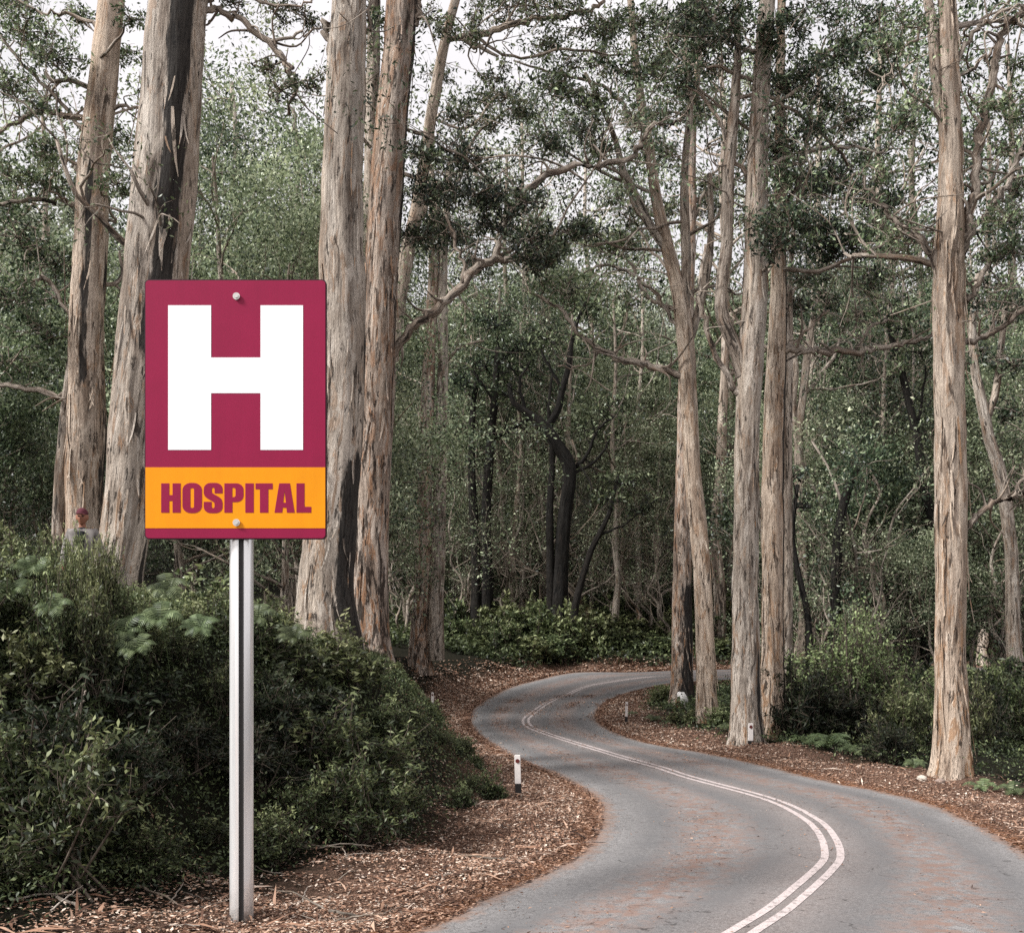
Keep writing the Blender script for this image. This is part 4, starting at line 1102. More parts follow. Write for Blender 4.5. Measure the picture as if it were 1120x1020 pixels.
# ------------------------------------------------------------------ undergrowth and litter (nobody could count these)
def cover(name, n, region, size, h, leaf, label, seed, droop=-0.2, narrow=0.4):
    rnd = np.random.default_rng(seed)
    x, y = region(rnd, n)
    z, dl, dr = terrain(x, y)
    d = np.maximum(dl, dr)
    w = np.where(dl > dr, np.interp(y, [5, 14, 18, 24, 28, 40, 60, 75, 95, 110], [5, 4.2, 3.7, 3.0, 2.2, 1.6, 2.9, 2.6, 2.2, 2]), np.interp(y, [20, 40, 60], [2.6, 1.8, 2.5]))
    keep = d > w * rnd.uniform(0.85, 1.6, n)
    x, y, z = x[keep], y[keep], z[keep]
    m = len(x)
    lump = 0.5 + 0.5 * np.sin(x * 1.3 + 2 * np.sin(y * 0.7)) * np.sin(y * 1.1 + 1.5 * np.sin(x * 0.9))
    zz = z + rnd.uniform(0, 1, m) ** 0.8 * h * (0.35 + 0.65 * lump) + 0.02
    mb = MB()
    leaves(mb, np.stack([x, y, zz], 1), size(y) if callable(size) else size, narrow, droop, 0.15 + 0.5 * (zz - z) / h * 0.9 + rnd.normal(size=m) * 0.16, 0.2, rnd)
    return tag(link(name, mb.mesh(name, False, ('tint',)), leaf), label, 'undergrowth', None, 'stuff')

def reg_px(pa, pb, Ya, Yb, pw=1.0):
    def f(r, n):
        Y = Ya + (Yb - Ya) * r.uniform(0, 1, n) ** pw
        px = r.uniform(pa, pb, n)
        return (px - 560) / F * Y, Y
    return f
cover('undergrowth', 260000, reg_px(-80, 560, 13, 40, 1.5), 0.075, 0.6, LEAF_SHRUB, 'low tangle of green undergrowth on the left bank', 301)
cover('undergrowth', 50000, reg_px(640, 1200, 26, 88), lambda y: 0.0032 * y, 0.7, LEAF_SHRUB, 'low dark undergrowth beneath the trees right of the road', 302)
cover('undergrowth', 60000, reg_px(380, 1200, 94, 150, 1.3), 0.38, 1.6, LEAF_SHRUB, 'dark green undergrowth on the slope beyond the bend', 303)

def litter_mat():
    t = NT('dry_leaf_litter')
    tint = t.attr('tint').outputs['Fac']
    c = t.ramp(tint, [(0.0, (0.03, 0.018, 0.014)), (0.3, (0.13, 0.065, 0.042)), (0.55, (0.33, 0.19, 0.125)), (0.8, (0.47, 0.32, 0.235)), (1.0, (0.70, 0.58, 0.48))])
    t.base(c, 0.7, 0.25)
    return t.m
LIT = litter_mat()
def litter():
    rnd = np.random.default_rng(400)
    mb = MB()
    def put(x, y, z, size, lift, tint):
        m = len(x)
        leaves(mb, np.stack([x, y, z + lift], 1), size, 0.42, 0.0, tint, 0.82, rnd)
    # verges on both sides
    for poly, sgn, n, wid in ((Lc, 1, 150000, 5.5), (Rc, -1, 95000, 4.2)):
        tg = np.gradient(poly, axis=0); tg /= np.linalg.norm(tg, axis=1)[:, None]
        nm = np.stack([-tg[:, 1], tg[:, 0]], 1) * sgn
        vis = np.where((poly[:, 1] > 7) & (poly[:, 1] < 99) & (np.abs(poly[:, 0]) < 0.6 * poly[:, 1] + 4))[0]
        wgt = 1.0 / (poly[vis, 1] ** 0.9); wgt /= wgt.sum()
        i = rnd.choice(vis, n, p=wgt)
        d = -0.12 + np.abs(rnd.normal(size=n)) * wid * 0.42
        al = rnd.uniform(-0.5, 0.5, (n, 1)) * np.linalg.norm(poly[1] - poly[0])
        p = poly[i] + nm[i] * d[:, None] + tg[i] * al
        z, dl, dr = terrain(p[:, 0], p[:, 1], False)
        dens = 0.5 + 0.5 * np.sin(p[:, 0] * 2.1 + np.sin(p[:, 1] * 1.3)) * np.sin(p[:, 1] * 1.7)
        keep = (np.maximum(dl, dr) > -0.35) & (rnd.uniform(0, 1, n) < 0.45 + 0.55 * dens + np.clip(d, 0, 1) * 0.4)
        p, z, d = p[keep], z[keep], d[keep]
        k = len(p)
        tint = np.clip(rnd.normal(0.56, 0.30, k), 0, 1)
        tint = np.where(d < 0.35, tint * 0.75, tint)
        size = np.maximum(0.062, 0.0021 * p[:, 1]) * rnd.uniform(0.6, 1.5, k)
        put(p[:, 0], p[:, 1], z, size, 0.012 + rnd.uniform(0, 0.05, k), tint)
        # long shed bark strips among the leaves
        b = rnd.choice(k, min(k, 1300), replace=False)
        leaves(mb, np.stack([p[b, 0], p[b, 1], z[b] + 0.05], 1), 0.55, 0.07, 0.0, np.clip(rnd.normal(0.36, 0.28, len(b)), 0, 1), 0.88, rnd)
    # scatter on the asphalt itself, thickest between the wheel tracks
    n = 40000
    i = rnd.integers(0, len(Cc), n)
    u = np.where(rnd.uniform(0, 1, n) < 0.75, rnd.choice([0.24, 0.74, 0.5, 0.98, 0.02], n) + rnd.normal(size=n) * 0.035, rnd.uniform(0, 1, n))
    u = np.clip(u, 0, 1)[:, None]
    p = np.where(u < 0.5, PL[i] * (1 - 2 * u) + Cc[i] * 2 * u, Cc[i] * (2 - 2 * u) + PR[i] * (2 * u - 1)) + rnd.normal(size=(n, 2)) * 0.06
    patch = np.sin(p[:, 0] * 0.9 + 1) * np.sin(p[:, 1] * 0.55 + np.sin(p[:, 0])) + rnd.normal(size=n) * 0.35
    keep = (p[:, 1] > 9) & (p[:, 1] < 80) & (patch > 0.1)
    p = p[keep]
    z = base_h(p[:, 1]) + 0.085
    k = len(p)
    put(p[:, 0], p[:, 1], z, np.maximum(0.055, 0.0021 * p[:, 1]) * rnd.uniform(0.5, 1.2, k), rnd.uniform(-0.004, 0.008, k), np.clip(rnd.normal(0.36, 0.2, k), 0, 1))
    return tag(link('leaf_litter', mb.mesh('leaf_litter', False, ('tint',)), LIT), 'dry brown gum leaves scattered over the verges and the asphalt', 'leaf litter', None, 'stuff')
litter()

# ------------------------------------------------------------------ ferns
def mould_fern(seed, nf=9):
    rnd = np.random.default_rng(seed)
    mb = MB()
    for k in range(nf):
        az = k / nf * 2 * pi + rnd.uniform(-0.25, 0.25); L = rnd.uniform(0.75, 1.1)
        n = 16
        t = np.linspace(0, 1, n)
        arch = rnd.uniform(0.55, 0.95)
        r = L * (t * 0.9); zz = L * (arch * t * 1.5 - arch * 1.25 * t ** 2.2)
        axp = np.stack([np.cos(az) * r, np.sin(az) * r, zz], 1)
        side = np.array([-sin(az), cos(az), 0])
        twigs(mb, axp[:-1], axp[1:], 0.007, 0.005, 0.0, rnd)
        for sg in (-1, 1):
            wl = L * 0.30 * np.sin(pi * np.clip(t * 0.93 + 0.07, 0, 1)) ** 0.8 + 0.01
            tan = np.gradient(axp, axis=0); tan /= np.linalg.norm(tan, axis=1)[:, None]
            tip = axp + (side * sg * 0.93 + tan * 0.35) * wl[:, None] - np.array([0, 0, 0.10]) * wl[:, None] * 2
            w = 0.021 * L
            V = np.stack([axp - tan * w, axp * 0.5 + tip * 0.5 - tan * w * 1.3, tip, axp * 0.5 + tip * 0.5 + tan * w * 0.9, axp + tan * w], 1)[1:]
            m = len(V)
            b = (np.arange(m) * 5)[:, None]
            Qd = (b + np.array([[0, 1, 3, 4]])); Tr = b + np.array([[1, 2, 3]])
            tint = np.repeat(0.45 + rnd.normal(size=m) * 0.12 + rnd.normal() * 0.12, 5)
            mb.add(V.reshape(-1, 3), Qd, Tr, None, None, np.clip(tint, 0, 1))
    twigs(mb, [(0, 0, -1.3)], [(0, 0, 0.03)], 0.012, 0.01, 0.02, rnd)
    return mb.mesh('fern', False, ('tint',))
FERNS = [mould_fern(500 + k) for k in range(4)]
def fern(px, py, Y, wpx, label, group=None, lift=0.0, tilt=0.0):
    x = (px - 560) / F * Y
    z = gz(x, Y)
    zt = HC + (HY - py) / F * Y
    o = link('fern', FERNS[int(pl.integers(0, 4))], LEAF_FERN)
    s = wpx * Y / F / 1.9
    o.location = (x, Y, z if lift == 0 else max(z, zt - 0.55 * s)); o.rotation_mode = 'ZYX'; o.rotation_euler = (0.55 if lift else 0.12, 0, pl.uniform(0, 6.28)); o.scale = (s, s, s * 1.3)
    return tag(o, label, 'fern', group)
fern(905, 822, 37, 64, 'broad pale fern beside the pale trunk cluster at the road edge')
fern(956, 838, 34, 56, 'arching pale fern midway between the cluster and rightmost trunk')
fern(880, 812, 39, 40, 'small fern at the foot of the pale trunk cluster')
fern(1000, 850, 30, 34, 'small fern immediately left of the rightmost tan trunk')
fern(1075, 868, 27.5, 44, 'fern growing immediately right of the rightmost tan trunk')
fern(1108, 862, 27, 46, 'fern at the right edge of the photo beside the verge')
fern(930, 830, 36, 34, 'low fern between two larger ferns at the right verge')
for (px, py, Y, w) in [(135, 662, 18.6, 66), (176, 650, 18.8, 70), (186, 618, 20.5, 60), (150, 684, 18.0, 58), (36, 596, 18.8, 62), (14, 622, 18.0, 54), (218, 662, 18.8, 50), (62, 640, 17.6, 54), (282, 650, 20.5, 50), (322, 672, 20.5, 44)]:
    fern(px, py + 14, Y, w, 'bracken fern arching out of the shrubs on the left bank', 'bracken ferns on the left bank', 1)
for (px, Y, w) in [(735, 50, 26), (715, 52, 24), (758, 49, 22), (795, 43, 30), (690, 55, 18), (830, 40, 26), (858, 40, 28)]:
    fern(px, 0, Y, w, 'small green fern among the trunks inside the bend', 'small ferns inside the bend')

# ------------------------------------------------------------------ fallen sticks and rocks
def stick(pts, r, label, mat=BARK_FAR, side=None):
    mb = MB()
    pts = np.array(pts, float)
    path = catmull(pts, 5); path[1:-1] += rng.normal(size=(len(path) - 2, 3)) * r * 0.5
    tube(mb, path - pts[0], np.linspace(r, r * 0.45, len(path)), 7, 0.05, 0, (), rng.uniform(0, 9), 12)
    if side is not None:
        k = len(path) // 2
        s = catmull([path[k] - pts[0], path[k] - pts[0] + np.array(side) * 0.6, path[k] - pts[0] + np.array(side)], 3)
        tube(mb, s, np.linspace(r * 0.6, r * 0.25, len(s)), 5, 0, 0, (), 3, 12)
    o = link('fallen_branch', mb.mesh('fallen_branch', True, ('bark',)), mat)
    o.location = pts[0]
    return tag(o, label, 'branch')
def on(px, Y, lift=0.04):
    x = (px - 560) / F * Y
    return (x, Y, gz(x, Y) + lift)
Pt = lambda px, py, Y: tuple(P(px, py, Y))
stick([Pt(78, 815, 17.2), Pt(83, 785, 17.1), Pt(90, 765, 17.0), Pt(94, 755, 17.0)], 0.025, 'pale stick standing up out of the dark shrubs at far left', BARK_PALE)
stick([on(508, 24.6), on(522, 24.3), on(547, 23.6)], 0.055, 'thick fallen branch lying on litter in front of the nearest roadside post', BARK_FAR)
stick([on(455, 19.6), on(505, 19.2), on(560, 19.1)], 0.03, 'long thin branch lying across the leaf litter near the asphalt', BARK_FAR, (0.3, -0.3, 0.05))
stick([on(20, 15.2), on(60, 14.7), on(95, 14.2)], 0.035, 'pale fallen branch on litter in the bottom left corner', BARK_PALE, (0.3, -0.2, 0.1))
stick([on(360, 15.6), on(400, 15.2), on(440, 14.9)], 0.03, 'fallen branch on the litter right of the sign post', BARK_FAR, (0.25, 0.2, 0.08))
stick([on(150, 15.6, .1), on(180, 15.1, .15), on(205, 14.8, .05)], 0.02, 'thin twig lying on litter left of the sign post', BARK_FAR)
stick([on(470, 17.2), on(500, 17.4), on(520, 17.9)], 0.022, 'short twig lying on the litter by the asphalt edge', BARK_LIMB)
rnd_ = np.random.default_rng(77)
for k in range(26):
    px = rnd_.uniform(0, 470); Y = rnd_.uniform(14, 19.5)
    L = rnd_.uniform(0.4, 1.2); a = rnd_.uniform(0, 3.14)
    p0 = np.array(on(px, Y, 0.03))
    if terrain([p0[0]], [p0[1]])[1][0] < 0.4: continue
    p1 = p0 + np.array([cos(a) * L, sin(a) * L * 0.6, 0]); p1[2] = gz(p1[0], p1[1]) + rnd_.uniform(0.02, 0.2)
    pm = (p0 + p1) / 2 + rnd_.normal(size=3) * 0.05; pm[2] = max(pm[2], gz(pm[0], pm[1]) + 0.02)
    o = stick([p0, pm, p1], rnd_.uniform(0.008, 0.018), 'thin dry twig on the litter at the foot of the left bank', BARK_PALE if k % 2 else BARK_FAR)
    o.name = 'twig'; o['category'] = 'twig'; o['group'] = 'twigs on the litter'

def rock(px, Y, r, label, c):
    bm = bmesh.new()
    bmesh.ops.create_icosphere(bm, subdivisions=3, radius=1)
    q = np.random.default_rng(int(px))
    ph = q.uniform(0, 6, 6)
    for v in bm.verts:
        k = 1 + 0.14 * sin(3 * v.co.x + ph[0]) + 0.12 * sin(4 * v.co.y + ph[1]) + 0.08 * sin(6 * v.co.z + 5 * v.co.x + ph[2])
        v.co = v.co * k; v.co.z *= 0.62
    me = bpy.data.meshes.new('rock'); bm.to_mesh(me); bm.free()
    o = link('rock', me, c); x, y, z = on(px, Y, 0.0)
    o.location = (x, y, z + r * 0.25); o.scale = (r, r, r)
    return tag(o, label, 'rock')
rock(1008, 28.6, 0.14, 'pale rock on the verge left of the rightmost tan trunk', plain('pale_rock', (0.48, 0.43, 0.37), 0.9, 0.2, 0, 0.3, 4))
rock(1027, 27.9, 0.13, 'brownish rock against the foot of the rightmost tan trunk', plain('brown_rock', (0.26, 0.2, 0.17), 0.9, 0.2, 0, 0.3, 4))

# ------------------------------------------------------------------ roadside posts
WHITE = plain('white_post_paint', (0.74, 0.70, 0.67), 0.55, 0.3, 0, 0.12, 5)
BLACK = plain('black_post_band', (0.018, 0.016, 0.016), 0.6, 0.3)
REDR = plain('dark_red_reflector', (0.11, 0.02, 0.018), 0.25, 0.5)
def bevel_box(sx, sy, z0, z1, b=0.008, taper=1.0):
    bm = bmesh.new()
    bmesh.ops.create_cube(bm, size=1)
    for v in bm.verts:
        k = taper if v.co.z > 0 else 1
        v.co = ((v.co.x) * sx * k, v.co.y * sy * k, z0 if v.co.z < 0 else z1)
    bmesh.ops.bevel(bm, geom=bm.edges[:], offset=b, segments=2, affect='EDGES')
    me = bpy.data.meshes.new('part'); bm.to_mesh(me); bm.free()
    return me
def disc(r, th, seg=20):
    bm = bmesh.new()
    bmesh.ops.create_cone(bm, cap_ends=True, segments=seg, radius1=r, radius2=r * 0.9, depth=th)
    for v in bm.verts: v.co = (v.co.x, v.co.z, v.co.y)
    bmesh.ops.recalc_face_normals(bm, faces=bm.faces)
    me = bpy.data.meshes.new('disc'); bm.to_mesh(me); bm.free()
    return me
def guide_post(px, Y, h, label, w=0.11, tilt=0.0, rz=0.0):
    x, y, z = on(px, Y, 0)
    root = empty('guide_post', (x, y, z), rz)
    root.rotation_euler = (0, tilt, rz)
    tag(root, label, 'post', 'white guide posts along the road')
    link('post', bevel_box(w, w * 0.55, 0.30 * h, h, 0.012), WHITE, root)
    link('base_band', bevel_box(w * 1.02, w * 0.57, -0.3, 0.30 * h - 0.002, 0.006), BLACK, root)
    link('reflector', disc(w * 0.34, 0.02), REDR, root, (0, -w * 0.55 / 2 - 0.006, h * 0.86))
    return root
guide_post(567, 26.7, 1.0, 'white guide post with black foot, nearest to the camera, left of the asphalt', 0.15, radians(-1.5))
guide_post(473, 60, 0.95, 'white guide post half lost in shrubs on the outside of the bend', 0.14)
guide_post(685, 51, 1.0, 'white guide post on the litter at the tip of the inside bend', 0.12, radians(1))
guide_post(821, 38.4, 0.88, 'white guide post in front of the grey eucalyptus with dark patches', 0.17)

# white marker at the foot of the dark barked tree
mk = MB()
ang = np.linspace(0, 2 * pi, 22, endpoint=False)
rr = 0.31 * (1 + 0.14 * np.sin(3 * ang + 1) + 0.10 * np.sin(5 * ang + 2))
out = np.stack([np.cos(ang) * rr * 0.95, np.zeros(22), np.sin(ang) * rr * 1.55], 1)
V = np.vstack([out, out * 1.0 + np.array([0, 0.02, 0]), [[0, -0.03, 0]]])
Tt = [(k, (k + 1) % 22, 44) for k in range(22)]
Qd = [(k, k + 22, (k + 1) % 22 + 22, (k + 1) % 22) for k in range(22)]
mk.add(V, Qd, Tt)
tm = NT('blotched_white')
co = tm.n('ShaderNodeTexCoord').outputs['Object']
nn = tm.noise(co, 4.5, 2, 0.5)
tm.base(tm.ramp(nn, [(0.36, (0.03, 0.03, 0.03)), (0.43, (0.72, 0.70, 0.68))]), 0.7, 0.2)
o = link('tree_marker', mk.mesh('tree_marker'), tm.m)
o.location = P(746, 765, 61.3)
tag(o, 'white blotched marker fixed at the foot of the dark barked tree', 'marker')

# ------------------------------------------------------------------ the hospital sign
YS = 14.35
K = YS / F
CX = 257.5
def sx_(px): return (px - CX) * K
SX, _, _ = P(CX, 0, YS)
ZB = gz(SX + sx_(260), YS + 0.2)
Z0 = P(0, 1003, YS)[2]
def sz_(py): return HC + (HY - py) / F * YS - ZB
sign = empty('hospital_sign', (SX, YS, ZB))
tag(sign, 'tall crimson hospital sign with big white letter on a shiny metal post', 'sign')
def paint(name, c, rough=0.42, var=0.10):
    t = NT(name)
    co = t.n('ShaderNodeTexCoord').outputs['Object']
    n = t.math('ADD', t.math('MULTIPLY', t.noise(co, 1.6, 6, 0.65), 0.6), t.math('MULTIPLY', t.noise(t.mapv(co, (6, 6, 0.35)), 1.0, 5, 0.6), 0.4))
    t.base(t.ramp(n, [(0.3, tuple(x * (1 - var) for x in c)), (0.7, tuple(min(1, x * (1 + var)) for x in c))]), rough, 0.25)
    return t.m
CRIM = paint('crimson_sheet', (0.255, 0.006, 0.047))
ORNG = paint('orange_sheet', (0.80, 0.285, 0.0))
WHIT = paint('white_sheet', (0.86, 0.87, 0.88), 0.45, 0.02)
EDGE = plain('dark_edge', (0.03, 0.006, 0.012), 0.5)

def extrude2d(outer, holes, y0, y1, bev=0.0):
    """flat polygon with holes in the x z plane given a thickness"""
    cu = bpy.data.curves.new('shape', 'CURVE')
    cu.dimensions = '2D'; cu.fill_mode = 'BOTH'; cu.extrude = abs(y1 - y0) / 2; cu.bevel_depth = bev
    for poly in [outer] + list(holes):
        sp = cu.splines.new('POLY'); sp.points.add(len(poly) - 1); sp.use_cyclic_u = True
        for pt, (a, b) in zip(sp.points, poly): pt.co = (a, b, 0, 1)
    ob = bpy.data.objects.new('tmp', cu); COL.objects.link(ob)
    dg = bpy.context.evaluated_depsgraph_get()
    me = bpy.data.meshes.new_from_object(ob.evaluated_get(dg))
    bpy.data.objects.remove(ob); bpy.data.curves.remove(cu)
    for v in me.vertices:
        v.co = (v.co.x, (y0 + y1) / 2 - v.co.z, v.co.y)
    me.update()
    return me
def rrect(x0, x1, z0, z1, r, n=6, corners=(1, 1, 1, 1)):
    out = []
    for (cx, cz, a0, on_) in ((x1 - r, z1 - r, 0, corners[0]), (x0 + r, z1 - r, 90, corners[1]), (x0 + r, z0 + r, 180, corners[2]), (x1 - r, z0 + r, 270, corners[3])):
        if on_:
            for k in range(n + 1):
                a = radians(a0 + 90 * k / n); out.append((cx + r * cos(a), cz + r * sin(a)))
        else:
            out.append((cx + (r if a0 in (0, 270) else -r), cz + (r if a0 in (0, 90) else -r)))
    return out
zt, zb_ = sz_(305.5), sz_(589.5)
link('backing_plate', extrude2d(rrect(sx_(158), sx_(357), zb_, zt, 5 * K), [], 0.004, 0.05), EDGE, sign)
link('board', extrude2d(rrect(sx_(159.2), sx_(355.8), zb_ + 1.2 * K, zt - 1.2 * K, 4 * K), [], -0.002, 0.003), CRIM, sign)
link('orange_panel', extrude2d([(sx_(159.2), sz_(577.5)), (sx_(355.8), sz_(577.5)), (sx_(355.8), sz_(511)), (sx_(159.2), sz_(511))], [], -0.006, -0.0025), ORNG, sign)
H = [(184, 492), (231, 492), (231, 430), (285, 430), (285, 492), (331.5, 492), (331.5, 334), (285, 334), (285, 391), (231, 391), (231, 334), (184, 334)]
link('letter_h', extrude2d([(sx_(a), sz_(b)) for a, b in H], [], -0.006, -0.0025), WHIT, sign)

def arcpts(cx, cy, rx, ry, a0, a1, n=10):
    return [(cx + rx * cos(radians(a0 + (a1 - a0) * k / n)), cy + ry * sin(radians(a0 + (a1 - a0) * k / n))) for k in range(n + 1)]
def stroke(line, w):
    """thick stroke polygon round a centre line; w = half widths"""
    line = np.array(line, float); tg = np.gradient(line, axis=0); tg /= np.linalg.norm(tg, axis=1)[:, None]
    nm = np.stack([-tg[:, 1], tg[:, 0]], 1); w = np.broadcast_to(np.asarray(w, float), (len(line),))[:, None]
    return [tuple(p) for p in line + nm * w] + [tuple(p) for p in (line - nm * w)[::-1]]
# heavy condensed capitals in a box one unit high; (outline, holes)
def oval(x0, x1, y0, y1, r, n=8):
    return rrect(x0, x1, y0, y1, r, n)
LET = {
    'H': ([(0, 0), (.24, 0), (.24, .40), (.34, .40), (.34, 0), (.58, 0), (.58, 1), (.34, 1), (.34, .60), (.24, .60), (.24, 1), (0, 1)], [], .58),
    'O': (oval(0, .58, -.015, 1.015, .25), [oval(.235, .345, .16, .84, .05, 5)[::-1]], .58),
    'S': (None, [], .56),
    'P': ([(0, 0), (.24, 0), (.24, .36), (.36, .36)] + arcpts(.36, .58, .21, .22, -90, 0, 6)[1:] + arcpts(.36, .78, .21, .22, 0, 90, 6) + [(0, 1)],
          [[(.235, .53), (.235, .85), (.30, .85), (.335, .80), (.335, .58), (.30, .53)]], .57),
    'I': ([(0, 0), (.25, 0), (.25, 1), (0, 1)], [], .25),
    'T': ([(.13, 0), (.38, 0), (.38, .80), (.51, .80), (.51, 1), (0, 1), (0, .80), (.13, .80)], [], .51),
    'A': ([(0, 0), (.23, 0), (.245, .17), (.355, .17), (.37, 0), (.60, 0), (.46, 1), (.14, 1)], [[(.26, .34), (.34, .34), (.30, .74)]], .60),
    'L': ([(0, 0), (.44, 0), (.44, .20), (.24, .20), (.24, 1), (0, 1)], [], .44),
}
S_out = ([(.56, .66), (.56, .78)] + arcpts(.36, .80, .20, .215, 0, 90, 6) + [(.20, 1.015)] + arcpts(.20, .80, .20, .215, 90, 180, 6) + [(0, .66), (.03, .56), (.10, .49), (.24, .40), (.315, .34), (.325, .24), (.315, .17), (.28, .15), (.245, .17), (.235, .22), (.235, .37), (0, .37), (0, .22)]
         + arcpts(.20, .20, .20, .215, 180, 270, 6) + [(.36, -.015)] + arcpts(.36, .20, .20, .215, 270, 360, 6) + [(.56, .34), (.53, .46), (.45, .54), (.30, .63), (.245, .68), (.235, .78), (.245, .84), (.28, .86), (.315, .84), (.325, .78), (.325, .66)])
LET['S'] = (S_out, [], .56)
word = 'HOSPITAL'
gap = 0.055
tot = sum(LET[c][2] for c in word) + gap * (len(word) - 1)
wx0, wx1, wy0, wy1 = 176.5, 340.5, 560.5, 528.5
kx = (wx1 - wx0) / tot
xx = wx0
for c in word:
    ol, holes, w = LET[c]
    f = lambda p: (sx_(xx + p[0] * kx), sz_(wy0 + (wy1 - wy0) * p[1]))
    link('letter_' + c.lower(), extrude2d([f(p) for p in ol], [[f(p) for p in h_] for h_ in holes], -0.0095, -0.0065), CRIM, sign)
    xx += (w + gap) * kx
BOLT = plain('bolt_steel', (0.62, 0.60, 0.57), 0.35, 0.5, 0.6, 0.15, 30)
for (bx, by) in ((259, 324.5), (259, 571.5)):
    b = link('bolt', disc(3.9 * K, 0.022, 24), BOLT, sign, (sx_(bx), -0.018, sz_(by)))
    bm = bmesh.new(); bmesh.ops.create_cone(bm, cap_ends=True, segments=6, radius1=2.4 * K, radius2=2.2 * K, depth=0.014)
    for v in bm.verts: v.co = (v.co.x, v.co.z, v.co.y)
    bmesh.ops.recalc_face_normals(bm, faces=bm.faces)
    me = bpy.data.meshes.new('bolt_head'); bm.to_mesh(me); bm.free()
    link('bolt_head', me, BOLT, b, (0, -0.018, 0))
# the post: a round metal tube with a long slot down its face
R0 = 13.0 * K
prof = []
s0, s1 = radians(-90 - 1), radians(-90 + 24)
for k in range(49):
    a = s1 + (s0 + 2 * pi - s1) * k / 48
    prof.append((R0 * cos(a), R0 * sin(a)))
a0, a1 = np.array(prof[-1]), np.array(prof[0])
prof += [tuple(a0 * np.array([1, 0.1])), tuple(a1 * np.array([1, 0.08]))]
prof = np.array(prof)
zs = np.concatenate([[-0.6], np.linspace(0.0, sz_(318), 14)])
pm = MB()
np_ = len(prof)
V = np.concatenate([np.column_stack([prof, np.full(np_, z)]) for z in zs])
i = np.arange(len(zs) - 1)[:, None]; j = np.arange(np_)[None]; j2 = (j + 1) % np_
pm.add(V, np.stack([i * np_ + j, i * np_ + j2, (i + 1) * np_ + j2, (i + 1) * np_ + j], -1).reshape(-1, 4))
def steel():
    t = NT('bright_galvanised_steel')
    co = t.n('ShaderNodeTexCoord').outputs['Object']
    n = t.noise(t.mapv(co, (30, 30, 0.6)), 1.0, 4, 0.6)
    d = t.noise(co, 3.0, 6, 0.7)
    z = t.sep(co)[2]
    c = t.ramp(n, [(0.3, (0.80, 0.80, 0.80)), (0.7, (0.95, 0.95, 0.95))])
    dirt = t.math('MULTIPLY', t.math('SUBTRACT', 1.0, t.mr(z, 0.0, 0.55)), t.mr(d, 0.3, 0.6))
    c = t.mix(t.math('MULTIPLY', dirt, 0.8), c, (0.10, 0.08, 0.06))
    t.base(c, 0.2, 0.5)
    t.b.inputs['Metallic'].default_value = 0.5
    return t.m
po = link('post', pm.mesh('post', False), steel(), sign, (sx_(260), R0 + 0.052, 0))
for p in po.data.polygons: p.use_smooth = True
po.data.set_sharp_from_angle(angle=radians(40))
gm_ = bevel_box(R0 * 0.40, R0 * 0.1, 0.0, sz_(318) - 0.01, 0.002)
link('slot_shade', gm_, plain('slot_shade_dark', (0.035, 0.034, 0.034), 0.6, 0.3, 0.2), po, (R0 * 0.19, -R0 * 0.80, 0))  # dark strip added to paint the shade inside the slot
bm = bmesh.new()
bmesh.ops.create_circle(bm, cap_ends=True, segments=40, radius=R0 * 0.99)
me = bpy.data.meshes.new('post_cap'); bm.to_mesh(me); bm.free()
link('post_cap', me, BLACK, sign, (sx_(260), R0 + 0.052, sz_(318) + 0.003))

